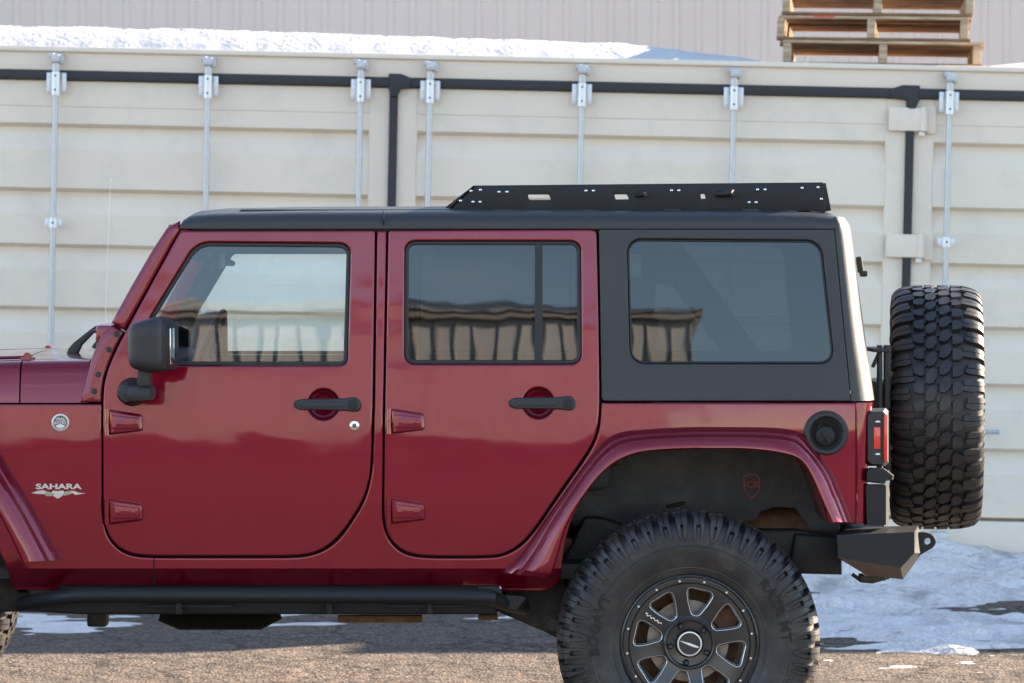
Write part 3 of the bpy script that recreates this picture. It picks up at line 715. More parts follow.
# ---- wheel housings
mb = MB(); arc = LL(ARCH); yi = .42
for i in range(len(arc) - 1):
    a, b = arc[i], arc[i + 1]; mb.add([side(a[0], a[1], -.01), side(b[0], b[1], -.01), (b[0] - XO, -(HALF - yi), b[1]), (a[0] - XO, -(HALF - yi), a[1])], [(0, 1, 2, 3)])
both.append(mb.build('wheel_housing', 'primer', car))
YI = -(HALF - yi)
lin = [(560, 420), (840, 420), (840, 530), (810, 530), (803, 519), (795, 508), (775, 507), (760, 512), (757, 520), (748, 521), (700, 521), (572, 526)]
mb = MB(); panel(mb, LY(lin, YI), [], flat(YI), .01, .003, 0); o = mb.build('inner_liner', 'liner', car); both.append(o)
# shield outline with letters, on the liner
def ribbon(P, w, y, name, m, par, closed=True):
    Q = LY(P, y)
    if area(Q) < 0: Q = Q[::-1]
    mb = MB(); panel(mb, Q, [inset(Q, w)], flat(y), .004, .0005, 0, back=False); return mb.build(name, m, par)
sh = [(743.5, 476), (748, 474.2), (756, 474.2), (760, 478), (760, 490), (757, 494), (751.5, 499), (745, 492), (743.5, 489)]
ribbon(sh, .0032, YI - .008, 'shield_outline', 'pink', o)
V, Fc = text_mesh('JCR', .034, .001, 1.05); cc = C3(751.7, 485, YI - .010); mb = MB(); mb.add([(v.x + cc.x, cc.y - v.z, v.y + cc.z) for v in V], Fc); mb.build('shield_letters', 'pink', o)
# front housing
mb = MB(); panel(mb, LY([(-330, 400), (40, 400), (20, 560), (-5, 600), (-60, 560), (-320, 560)], YI), [], flat(YI), .01, .003, 0); both.append(mb.build('front_liner', 'liner', car))

# ---- fuel filler
fc = L(826, 433); fs = mat('filler', (.02, .02, .022), .4)
def sring(mb, c, rings, k=40, mi=0):
    V = []
    for (q, d) in rings:
        for j in range(k): a = 2 * math.pi * j / k; V.append((c[0] + q * math.cos(a) - XO, -(HALF + prof(c[1]) + d), c[1] + q * math.sin(a)))
    return mb.add(V, [(i * k + j, i * k + (j + 1) % k, (i + 1) * k + (j + 1) % k, (i + 1) * k + j) for i in range(len(rings) - 1) for j in range(k)], mi)
s1 = 1 / 293
mb = MB(); sring(mb, fc, [(22.5 * s1, .0), (22.3 * s1, .010), (20.5 * s1, .016), (17.5 * s1, .016), (16 * s1, .011), (15.2 * s1, .004), (14.5 * s1, .0025)]); fl = mb.build('fuel_filler', 'plastic', car)
mb = MB(); sring(mb, fc, [(15.2 * s1, .003), (.0001, .003)]); mb.build('filler_bowl', 'gap', fl)
mb = MB(); c2_ = L(825, 436); sring(mb, c2_, [(9.6 * s1, .003), (9.6 * s1, .010), (8.8 * s1, .012), (.0001, .013)], 24)
mb.box((c2_[0] - XO, -(HALF + prof(c2_[1]) + .016), c2_[1]), (.012, .010, .052), .003, Matrix.Rotation(R(-35), 3, 'Y')); mb.build('fuel_cap', 'steel', fl)
mb = MB(); mb.tube([Vector(side(L(818, 428)[0], L(818, 428)[1], .008)), Vector(side(L(822, 421)[0], L(822, 421)[1], .010)), Vector(side(L(830, 424)[0], L(830, 424)[1], .010)), Vector(side(L(832, 432)[0], L(832, 432)[1], .008))], .002, 6); mb.build('cap_tether', 'seal', fl)

# ---- fender badge and lettering
bc = L(60.5, 422.5); mb = MB(); sring(mb, bc, [(8.8 * s1, 0), (8.8 * s1, .003), (8.2 * s1, .004), (7.2 * s1, .004), (6.9 * s1, .0025)], 32); bo = mb.build('round_badge', 'badge', car)
mb = MB(); sring(mb, bc, [(7.0 * s1, .0026), (.0001, .0026)], 32); mb.build('badge_field', 'badge_grey', bo)
def glyphs(mb, P, d=.0045, mi=0): panel(mb, LL(P), [], lambda x, z, dd: side(x, z, dd + d), .002, .0003, 0, mi=mi)
mb = MB()
glyphs(mb, [(55.8, 425.5), (57.5, 425.0), (60.3, 423.6), (63, 424.9), (65.4, 425.6), (64.3, 427.6), (62.3, 428.8), (60.4, 429.2), (58.3, 428.7), (56.8, 427.5)])
V, Fc = text_mesh('TRAIL', .0135, .0006, .98, .0004); c_ = L(60.5, 419.0); mb.add([(v.x + c_[0] - XO, -(HALF + prof(c_[1]) + .0045 + v.z), v.y * 1.0 + c_[1] - 12 * v.x * v.x) for v in V], Fc)
V, Fc = text_mesh('RATED', .0135, .0006, .98, .0004); c_ = L(60.5, 422.4); mb.add([(v.x + c_[0] - XO, -(HALF + prof(c_[1]) + .0045 + v.z), v.y * 1.0 + c_[1] - 8 * v.x * v.x) for v in V], Fc)
mb.build('badge_mark', 'badge', bo)
V, Fc = text_mesh('SAHARA', .034, .0006, 1.0, .0012); wv = max(v.x for v in V) - min(v.x for v in V); c_ = L(58.5, 486.7); kx = (46 / 293) / wv; hv = max(v.y for v in V) - min(v.y for v in V); kz = (5.6 / 293) / hv
mb = MB(); mb.add([(v.x * kx + c_[0] - XO, -(HALF + prof(c_[1]) + .0015 + v.z), v.y * kz + c_[1]) for v in V], Fc); so_ = mb.build('fender_lettering', 'decal', car)
mb = MB()
glyphs(mb, [(31, 493), (38, 490.8), (44, 490.4), (46, 491.3), (44.5, 494.2), (38, 494)], .001)
glyphs(mb, [(53, 490.6), (58, 491.2), (63, 490.4), (64, 491.8), (63.6, 494.5), (61, 497), (57.8, 498.8), (55, 497), (52, 495.3), (54.5, 494.2), (51.2, 493)], .001)
glyphs(mb, [(70, 490.8), (74.5, 491), (79, 492.8), (86, 493.3), (80, 494.2), (75.5, 495), (73, 493.2)], .001)
glyphs(mb, [(44.5, 494.2), (46, 491.3), (50.5, 492.3), (53, 494), (51, 496.2), (46, 496)], .001, 1); glyphs(mb, [(64, 491.8), (70, 490.8), (73, 493.2), (70, 494.5), (63.6, 495.8)], .001, 1)
mb.build('fender_emblem', ['decal', 'decal2'], car)

# ---- hood and cowl, lofted across the car
def loft_hood(px_a, px_b, name, ytop_a, ytop_b, parent=car, n=10):
    mb = MB(); V = []
    hw = HALF - .012
    ks = 20
    for i in range(n + 1):
        t = i / n; px = px_a + (px_b - px_a) * t
        yt = ytop_a + (ytop_b - ytop_a) * t
        taper = 0 if px > 20 else (20 - px) / 300 * .10
        x, zt = L(px, yt, -.012); _, zb = L(px, 402.6, -.012)
        w = hw - taper; rr = .05
        pts = [(-w, zb), (-w + .006, zb + (zt - zb) * .35), (-w + .016, zt - rr)]
        for k in range(1, 6): a = R(90) * k / 5; pts.append((-w + .018 + rr * (1 - math.cos(a)), zt - rr + rr * math.sin(a)))
        for k in range(1, ks): q = k / ks; yy = (-w + .018 + rr) * (1 - 2 * q); pts.append((yy, zt + .030 * (1 - (yy / w) ** 2) ** 1.0 - .030 * (1 - ((-w + .068) / w) ** 2)))
        full = pts + [(-p[0], p[1]) for p in pts[:8]][::-1]
        V.append([(x - XO, p[0], p[1]) for p in full])
    k = len(V[0]); mb.add([p for r_ in V for p in r_], [(i * k + j, i * k + j + 1, (i + 1) * k + j + 1, (i + 1) * k + j) for i in range(n) for j in range(k - 1)])
    mb.add(V[-1], [tuple(range(k))]); mb.add(V[0], [tuple(range(k))[::-1]])
    return mb.build(name, 'paint', car, ang=40)
hood = loft_hood(19.6, -300, 'hood', 361, 372)
cowl = loft_hood(88.5, 21.2, 'cowl', 360, 361)
# hood hinge knobs + strips
for (px, py, y) in ((28, 356, -.66), (48.5, 348.5, .62)):
    c = C3(px, py, y); mb = MB(); mb.box(c + Vector((0, 0, -.012)), (.05, .03, .018), .005); mb.tube([c + Vector((0, -.018, .0)), c + Vector((0, .018, 0))], .013, 12); mb.tube([c + Vector((-.2, 0, -.010)), c + Vector((-.01, 0, -.004))], .006, 8); mb.build('hood_hinge', 'paint_flat', hood if False else cowl)
# windscreen base pillar with bolts
mb = MB(); P = rp([(79.5, 402.6), (101.8, 402.6), (102.2, 390), (104, 378), (108.2, 365), (114, 351), (123.3, 332.5), (111, 324.5, 2), (103, 332), (92, 356)]); panel(mb, LL(P), [], side, .05, .008, 0)
pb = mb.build('pillar_base', 'paint_flat', car)
for (px, py) in ((116.8, 334), (109, 349.5), (98.2, 374.5), (94.3, 391.3)): mb = MB(); panel(mb, LL(circ(px, py, 2.9, 14)), [], lambda x, z, d: side(x, z, d + .006), .008, .003, 0); mb.build('bolt', 'plastic', pb)
both.append(pb)
mb = MB(); P = [(111, 322.5), (124.6, 330.5), (152, 280.5), (179.8, 230.5), (178.5, 221), (166.5, 228), (152, 250), (131, 286)]; panel(mb, LL(P), [], side, .06, .012, 0)
ap = mb.build('windscreen_pillar', 'paint_flat', car); both.append(ap)
# header + windscreen
a0 = L(168, 228, -.03); b0 = L(108, 330, -.03); xa, za = a0[0] - XO, a0[1]; xb, zb = b0[0] - XO, b0[1]; w1 = HALF + prof(za) - .03; w0 = HALF + prof(zb) - .03
mb = MB(); mb.box((xa + .035, 0, za - .018), (.08, 2 * w1, .07), .02).box((xb + .0, 0, zb - .02), (.09, 2 * w0, .08), .02); mb.build('windscreen_frame', 'paint_flat', car)
mb = MB(); mb.add([(xb, -w0, zb), (xb, w0, zb), (xa, w1, za), (xa, -w1, za)], [(0, 1, 2, 3)]); mb.build('windscreen', 'glass', car)
# wipers
for dy in (-.42, .22):
    mb = MB(); P = [(65, 357.5), (68, 349), (73, 343), (92, 328), (96, 325.5), (102, 325.5), (104, 328), (101, 330), (98, 328), (87, 340), (82, 345), (77, 356)]
    q = LY(P, -.42); mb2 = MB(); panel(mb2, q, [], flat(dy), .02, .004, 0); o = mb2.build('wiper', 'plastic', car)
    mb = MB(); a = Vector((q[6][0] - XO, dy - .28, q[6][1] - .01)); b = Vector((q[6][0] - XO + .005, dy + .25, q[6][1] - .005)); mb.box((a + b) / 2, (.02, .52, .012), .004); mb.build('wiper_blade', 'seal', o)
# antenna (far side)
p0 = C3(104, 356, .74); p1 = C3(110.5, 178, .74); mb = MB(); mb.tube([p0, p1], [.0012, .0008], 6); mb.tube([p0, p0.lerp(p1, .04)], .009, 8); mb.tube([p0.lerp(p1, .19), p0.lerp(p1, .215)], .004, 6); mb.tube([p0.lerp(p1, .99), p1], .003, 6); mb.build('antenna', 'galv', car)

# ---- side mirror
mr = MB(); cM = C3(152, 346, -1.0); hx, hy, hz = .069, .095, .094
bm = bmesh.new(); bmesh.ops.create_cube(bm, size=2); bmesh.ops.subdivide_edges(bm, edges=bm.edges, cuts=9, use_grid_fill=True)
for v in bm.verts:
    x, y, z = v.co; n_ = 5.0; l = (abs(x) ** n_ + abs(y) ** n_ + abs(z) ** n_) ** (1 / n_); p = v.co / l
    # forward end (toward -x) tapers, the back is cut flat
    t = (p.x + 1) / 2; k = .86 + .14 * min(1, t * 1.5) ** .7
    px_ = min(p.x, .97); v.co = Vector((px_ * hx * 1.0, p.y * hy * k, p.z * hz * (.80 + .20 * min(1, t * 1.4)) + .006 * t)); v.co.x += .20 * v.co.y * t
bm.verts.index_update(); mr.add([v.co + cM + Vector((-.006, 0, 0)) for v in bm.verts], [[v.index for v in f.verts] for f in bm.faces]); bm.free()
mo = mr.build('side_mirror', 'mirrorshell', car, ang=60) if 'mirrorshell' in M else mr.build('side_mirror', 'plastic', car, ang=60)
mb = MB(); mb.box(cM + Vector((.050, .012, .0)), (.040, .175, .165), .02, Matrix.Rotation(R(-9), 3, 'Z')); mb.build('mirror_rim', 'seal', mo)
mb = MB(); mb.box(cM + Vector((.0695, .010, .0)), (.004, .11, .12), .001, Matrix.Rotation(R(-4), 3, 'Z')); mb.build('mirror_glass', 'chrome', mo)
cA = C3(144.5, 378, -.99); cB = C3(143.5, 392, -.93)
mb = MB(); mb.box(cA, (.046, .05, .06), .012); mb.box(cB + Vector((-.008, .015, -.004)), (.085, .16, .055), .022)
sb = L(132, 392); 
mb.lathe([(-.145 - 0, .0001), (-.140, .028), (-.125, .036), (-.03, .046), (.0, .050)], (sb[0] - XO + .0, -(HALF + prof(sb[1])) + .002 + .0, sb[1]), 28)
mb.build('mirror_arm', 'plastic', mo); both.append(mo)

# ---- hardtop: side panels, corner and back, roof
qwin = [(628.3, 240.6, 14), (819.5, 242, 14), (832.5, 361.8, 14), (631.8, 361.8, 14)]
hts_ = [(598.9, 229, 2), (834.5, 229), (842, 310), (851, 401), (601.8, 401.2, 4)]
mb = MB(); panel(mb, LL(rp(hts_)), [LL(rp([(626.5, 238.5, 15), (821.5, 240, 15), (835, 364, 15), (630, 364, 15)]))], side, .03, .004, .07, seg=.04); hs = mb.build('hardtop_side', 'top', car, ang=40)
window([(626.5, 238.5, 15), (821.5, 240, 15), (835, 364, 15), (630, 364, 15)], hs, 'tint2', 2.6, .012)
both.append(hs)
# corner & back lofted round the rear
def rear_shell(levels, rad, m, name, inset_d=0.0, n=8, ycap=None):
    """levels: (z, x_crease, x_back, halfwidth)"""
    mb = MB(); V = []
    for (z, xcx, xbk, hw) in levels:
        row = [(xcx, -hw)]
        for k in range(n + 1):
            a = R(90) * k / n; rx = xbk - xcx - .002; row.append((xcx + .002 + rx * math.sin(a), -hw + rad * (1 - math.cos(a)) * 1.0))
        row += [(xbk + .012 * math.sin(math.pi * q / 6), -hw + rad + (2 * hw - 2 * rad) * q / 6) for q in range(1, 6)]
        row += [(p[0], -p[1]) for p in row[:n + 2]][::-1]
        V.append([(p[0] - XO, p[1], z) for p in row])
    k = len(V[0]); mb.add([p for r_ in V for p in r_], [(i * k + j, i * k + j + 1, (i + 1) * k + j + 1, (i + 1) * k + j) for i in range(len(V) - 1) for j in range(k - 1)])
    return mb.build(name, m, car, ang=50)
lv = []
for (py, c_, b_) in ((401, 851.4, 878), (370, 848.5, 873.5), (340, 845.5, 868), (310, 842.6, 864), (280, 839.8, 860.5), (250, 837, 857), (232, 835.2, 854.5), (224, 834.6, 852.5), (217, 833.5, 848)):
    x, z = L(c_, py); xb_ = x + (b_ - c_) / 289; lv.append((z, x, xb_, HALF + prof(z) - (.0 if py > 220 else .01)))
rear_shell(lv, .13, 'top', 'hardtop_back')
xb_ = lv[3][2] - XO
mb = MB(); P = rp([(-.52, 1.33, .05), (.52, 1.33, .05), (.50, 1.76, .05), (-.50, 1.76, .05)]); sl_ = (lv[6][2] - lv[0][2]) / (lv[6][0] - lv[0][0])
panel(mb, P, [], lambda x, z, d: (lv[0][2] - XO + sl_ * (z - lv[0][0]) + .014 + d, x, z), .01, .002, 0, back=False); mb.build('back_window', 'tint2', car, smooth=False)
c = C3(858.5, 262, -.25); mb = MB(); mb.box(c + Vector((.004, 0, -.01)), (.02, .04, .06), .008, Matrix.Rotation(R(-8), 3, 'Y')).box(c + Vector((.018, 0, -.042)), (.026, .05, .022), .007); mb.build('glass_hinge', 'plastic', car)
# roof: lofted cross-sections
def roof():
    mb = MB(); st = [(180, 227, .03), (183, 220, .02), (190, 215.5, .01), (215, 213, 0), (300, 211.5, 0), (450, 211, 0), (600, 211, 0), (750, 211.5, 0), (810, 213, 0), (836, 216, 0)]
    V = []
    for (px, py, dd) in st:
        x, z = L(px, py, -.03); _, zb = L(px, 228.6, 0); hw = HALF + prof(zb); row = []
        R_ = max(.006, z - zb); cr_ = .05 * min(1, R_ / .05)
        row.append((-hw - .002, zb)); row.append((-hw - .002, zb + R_ * .25))
        for k in range(1, 7): a = R(90) * k / 6; row.append((-hw - .002 + .055 * (1 - math.cos(a)), zb + R_ * .25 + R_ * .75 * math.sin(a)))
        for k in range(1, 12): q = k / 12; yy = (-hw + .053) * (1 - 2 * q); row.append((yy, z + .035 * (1 - (yy / hw) ** 2) - .035 * (1 - ((-hw + .053) / hw) ** 2)))
        row += [(-p[0], p[1]) for p in row[:8]][::-1]; V.append([(x - XO, p[0], p[1]) for p in row])
    k = len(V[0]); mb.add([p for r_ in V for p in r_], [(i * k + j, i * k + j + 1, (i + 1) * k + j + 1, (i + 1) * k + j) for i in range(len(V) - 1) for j in range(k - 1)]); mb.add(V[0], [tuple(range(k))[::-1]]); mb.add(V[-1], [tuple(range(k))])
    o = mb.build('roof', 'top', car, ang=50)
    m2 = MB(); a = L(383.5, 212, -.0); 
    m2.box((a[0] - XO, -(HALF - .052), a[1] - .022), (.003, .012, .05), .0005); m2.build('panel_gap', 'gap', o)
    # raised freedom panel edge
    m3 = MB(); q = LY([(236, 213), (600, 213), (600, 209), (240, 209)], -.66); panel(m3, q, [], flat(-.62), 1.24, .006, 0); m3.build('raised_roof_panel', 'top', o)
    # ceiling
    return o
roof()
mb = MB(); a = L(190, 226); b = L(830, 226); mb.box(((a[0] + b[0]) / 2 - XO, 0, a[1] - .012), (b[0] - a[0], 1.40, .02)); mb.build('headliner', 'fabric', car)

# ---- roof rack
YR = -.60
rk_o = [(445, 207.5), (473.5, 185.5), (823, 182.3), (829, 211), (452, 209.6)]
slots = [rp([(528, 194.6, 1.5), (549, 194.6, 1.5), (551, 200, 1.5), (529.5, 200, 1.5)]), rp([(614.5, 194.5, 1.2), (627, 194.5, 1.2), (629, 199.8, 1.2), (616, 199.8, 1.2)]), rp([(700.5, 194, 1), (704.5, 194, 1), (706, 200, 1), (701.5, 199.8, 1)])]
mb = MB(); panel(mb, LY(rk_o, YR), [LY(s_, YR) for s_ in slots], flat(YR), .005, .001, 0)
rk = mb.build('roof_rack', 'steel', car)
mb = MB(); panel(mb, LY([(448.5, 209), (470, 192), (824, 189), (829, 212), (452, 211)], YR), [], flat(-YR), .005, .001, 0); mb.build('far_side_rail', 'steel', rk)
for px in (500, 588, 676, 756, 806):
    c = C3(px, 207, YR); mb = MB(); mb.box((c.x, 0, c.z), (.05, 1.19, .02), .006); mb.build('crossbar', 'steel', rk)
mb = MB(); a = C3(450, 208, YR); b = C3(474, 185.5, YR); mb.add([(a.x, YR, a.z), (b.x, YR, b.z), (b.x, -YR, b.z), (a.x, -YR, a.z), (a.x + .006, YR, a.z - .002), (b.x + .006, YR, b.z - .002), (b.x + .006, -YR, b.z - .002), (a.x + .006, -YR, a.z - .002)], [(0, 1, 2, 3), (7, 6, 5, 4), (0, 4, 5, 1), (3, 2, 6, 7), (1, 5, 6, 2), (0, 3, 7, 4)]); mb.build('wind_deflector', 'steel', rk)
mb = MB(); a = C3(824, 183, YR); b = C3(829.5, 210.5, YR); mb.add([(a.x, YR, a.z), (b.x, YR, b.z), (b.x, -YR, b.z), (a.x, -YR, a.z), (a.x + .006, YR, a.z), (b.x + .006, YR, b.z), (b.x + .006, -YR, b.z), (a.x + .006, -YR, a.z)], [(0, 1, 2, 3), (7, 6, 5, 4), (0, 4, 5, 1), (3, 2, 6, 7), (1, 5, 6, 2), (0, 3, 7, 4)]); mb.build('rear_panel', 'steel', rk)
for (px, py) in ((471, 191), (480.5, 190), (460.5, 200.8), (473, 202), (480, 202), (499, 192), (507, 192), (586, 190.8), (593.3, 190.8), (671.5, 190.5), (678.8, 190.5), (757.5, 189.6), (765, 189.6), (749, 202.4), (756, 202.4), (802, 188), (818, 187.3), (821.3, 199)):
    c = C3(px, py, YR - .001); mb = MB(); mb.lathe([(.0, .0052), (-.003, .0050), (-.0045, .003), (-.005, .0001)], c, 12); mb.build('bolt', 'chrome', rk)
for px in (501, 584, 672, 750): c = C3(px, 211.5, YR + .0); mb = MB(); mb.box(c, (.06, .03, .018), .004); mb.build('rack_foot', 'plastic', rk)
for (px, py, l) in ((641, 195.5, .03), (725, 194.3, .055)): c = C3(px, py, YR - .02); mb = MB(); mb.tube([c + Vector((-l / 2, .02, .001)), c + Vector((l / 2, -.02, .004))], .012 if l > .04 else .008, 12); mb.build('clamp_tube', 'steel', rk)

# ---- rear of the tub, tailgate, lights, bumper
lv2 = []
for (py, c_, b_) in ((524, 857.4, 868), (470, 857.4, 869), (420, 857.2, 871.5), (402.8, 857, 874)):
    x, z = L(c_, py); lv2.append((z, x, x + (b_ - c_) / 292, HALF + prof(z)))
rear_shell(lv2, .035, 'paint', 'tailgate')
mb = MB(); panel(mb, LL([(855.0, 404), (855.9, 404), (855.9, 524), (855.0, 524)]), [], lambda x, z, d: side(x, z, d + .0006), .002, .0002, 0); mb.build('panel_seam', 'gap', car)
# tail light
yT = -.74
def oct(x0, y0, x1, y1, c): return [(x0 + c, y0), (x1 - c, y0), (x1, y0 + c), (x1, y1 - c), (x1 - c, y1), (x0 + c, y1), (x0, y1 - c), (x0, y0 + c)]
def frustum(mb, P0, y0_, P1, y1_, mi=0):
    a = LY(P0, y0_); b = LY(P1, y1_); k = len(a); mb.add([(p[0] - XO, y0_, p[1]) for p in a] + [(p[0] - XO, y1_, p[1]) for p in b], [(i, (i + 1) % k, k + (i + 1) % k, k + i) for i in range(k)] + [tuple(range(k)), tuple(range(k, 2 * k))[::-1]], mi)
    return mb
mb = MB(); frustum(mb, oct(864, 408, 888.5, 466, 3), yT, oct(868, 411.5, 887, 464, 4), yT - .045); frustum(mb, oct(864, 408, 888.5, 466, 3), yT + .10, oct(864, 408, 888.5, 466, 3), yT); tl = mb.build('tail_light', 'plastic', car, ang=20)
mb = MB(); panel(mb, LY([(874, 427.3), (880.5, 427.3), (880.5, 449), (874, 449)], yT - .05), [], flat(yT - .048), .006, .001, 0); mb.build('marker_lens', 'lens', tl)
for yy in (421.5, 454):
    mb = MB(); P = [(875.2, yy + 1), (876.5, yy - .8), (879.5, yy - .8), (880.8, yy + 1)]; panel(mb, LY(P, yT - .05), [], flat(yT - .047), .004, .0005, 0); mb.build('reflector_dot', 'silver', tl)
mb = MB(); c = C3(883, 437, yT + .02); mb.box(c, (.012, .16, .16), .004); mb.build('rear_lens', 'lens', tl)
both.append(tl)
mb = MB(); frustum(mb, [(866, 484), (886, 484), (889, 486), (889, 525), (864, 525), (864, 486)], yT + .12, [(868, 484), (883, 484), (886, 486), (886, 525), (867, 525), (866, 486)], yT - .05)
frustum(mb, [(869, 467.5), (884, 468), (894, 475), (893, 480), (886, 481), (885, 484), (866, 482), (866, 471)], yT + .1, [(870, 468.5), (884, 469), (893, 476), (892, 479), (886, 480), (884, 483), (867, 481), (867, 471.5)], yT - .07); bo_ = mb.build('corner_bracket', 'steel', car, ang=20); both.append(bo_)
# bumper
mb = MB(); y0_, y1_ = -.86, -.70
outer = [(836, 535.5), (915, 532), (919, 553), (903, 579.5), (866, 575), (837.5, 558)]
inner_ = [(836, 535.5), (922, 527), (924, 552), (905, 578), (866, 574), (838, 558)]
frustum(mb, [(848, 527.5), (918, 525.5), (922, 553), (903, 579.5), (866, 575), (838, 558)], -.55, [(837, 535), (914.5, 532), (914.5, 553), (900.5, 568), (838, 557.5)] + [(837.5, 545)], -.86)
mb.add([(C3(837, 535, -.86).x, -.86, C3(0, 535, -.86).z)], [])
a = C3(848, 528, -.55); b = C3(905, 578, -.55)
bp = mb.build('rear_bumper', 'steel', car, ang=15)
mb = MB(); mb.box(((C3(872, 548, -.5).x), 0, C3(872, 548, -.5).z), (.16, 1.0, .12), .02); mb.build('bumper_beam', 'steel', bp)
mb = MB(); frustum(mb, [(848, 527.5), (918, 525.5), (922, 553), (903, 579.5), (866, 575), (838, 558)], -.55, [(837, 535), (914.5, 532), (914.5, 553), (900.5, 568), (838, 557.5)] + [(837.5, 545)], -.86)
o = mb.build('bumper_wing', 'steel', bp, ang=15); o.data.transform(Matrix.Scale(-1, 4, (0, 1, 0))); o.data.flip_normals()
mb = MB(); P = rp([(915, 533), (927, 532, 5), (936, 537, 5), (936, 546, 5), (917, 557), (912, 560)]); panel(mb, LY(P, -.60), [LY(circ(928, 541.5, 3.6, 16), -.60)], flat(-.60), .025, .002, 0); mb.build('shackle_tab', 'steel', bp)
mb = MB(); P = [(795, 534), (842, 537), (842, 575), (800, 574), (790, 560)]; panel(mb, LY(P, -.55), [], flat(-.55), .2, .01, 0); mb.build('bumper_arm', 'steel', bp)
mb = MB(); c = C3(872, 577, -.45); mb.tube([c + Vector((-.07, 0, .01)), c + Vector((-.04, -.01, -.012)), c + Vector((0, -.01, -.016)), c + Vector((.06, .0, .0))], .007, 8); mb.box(c + Vector((.0, 0, 0)), (.09, .08, .02), .006); mb.build('hitch_wiring', 'frame', bp)

# ---- spare wheel carrier
mb = MB(); 
for (px, w) in ((879.5, .016), (887, .022)): a = C3(px, 345, -.30); b = C3(px, 470, -.30); mb.box((a + b) / 2, (w, .05, a.z - b.z), .004)
a = C3(880, 410, 0); mb.box((a.x + .0, .0, a.z), (.06, .5, .22), .01); mb.tube([(a.x - .02, 0, a.z), (a.x + .14, 0, a.z)], .09, 20)
a = C3(880, 350, -.3); mb.box(a + Vector((.0, .1, 0)), (.06, .28, .014), .003).box(a + Vector((-.012, .0, -.03)), (.012, .02, .07), .002, Matrix.Rotation(R(25), 3, 'Y'))
mb.build('spare_carrier', 'plastic', car)

# ================================================================== wheels
TS = [(0, .4315), (.045, .431), (.085, .429), (.112, .425), (.132, .418), (.146, .408), (.154, .393), (.159, .372), (.162, .345), (.161, .315), (.156, .29), (.149, .272), (.143, .262), (.139, .252), (.136, .243), (.130, .236), (.10, .232)]
TSL = [0]
for i in range(1, len(TS)): TSL.append(TSL[-1] + math.hypot(TS[i][0] - TS[i - 1][0], TS[i][1] - TS[i - 1][1]))
def sec(s):
    sg = 1 if s >= 0 else -1; s = abs(s); i = 0
    while i < len(TS) - 2 and TSL[i + 1] < s: i += 1
    t = (s - TSL[i]) / (TSL[i + 1] - TSL[i]); y = TS[i][0] + (TS[i + 1][0] - TS[i][0]) * t; r = TS[i][1] + (TS[i + 1][1] - TS[i][1]) * t
    def nrm(i): a, b = TS[max(0, i - 1)], TS[min(len(TS) - 1, i + 1)]; dy, dr = b[0] - a[0], b[1] - a[1]; l = math.hypot(dy, dr); return (-dr / l, dy / l)
    n0, n1 = nrm(i), nrm(i + 1)
    if i == 0: n0 = (0, 1)
    ny_, nr = n0[0] + (n1[0] - n0[0]) * t, n0[1] + (n1[1] - n0[1]) * t
    return sg * y, r, sg * ny_, nr
NP = 44
def strip(mb, st, tw=.10):      # st: (s, u0, u1, h)
    V = []; k = len(st)
    for (s_, u0, u1, h) in st:
        y, r, ny_, nr = sec(s_); mid = (u0 + u1) / 2; hw = (u1 - u0) / 2
        for (u, hh) in ((u0, -.003), (mid - hw * (1 - tw), h), (mid + hw * (1 - tw), h), (u1, -.003)):
            a = 2 * math.pi * u / NP; rr = r + nr * hh; V.append((rr * math.cos(a), y + ny_ * hh, rr * math.sin(a)))
    Fc = [(i * 4 + j, i * 4 + j + 1, (i + 1) * 4 + j + 1, (i + 1) * 4 + j) for i in range(k - 1) for j in range(3)] + [(0, 1, 2, 3), ((k - 1) * 4 + 3, (k - 1) * 4 + 2, (k - 1) * 4 + 1, (k - 1) * 4)]
    mb.add(V, Fc)
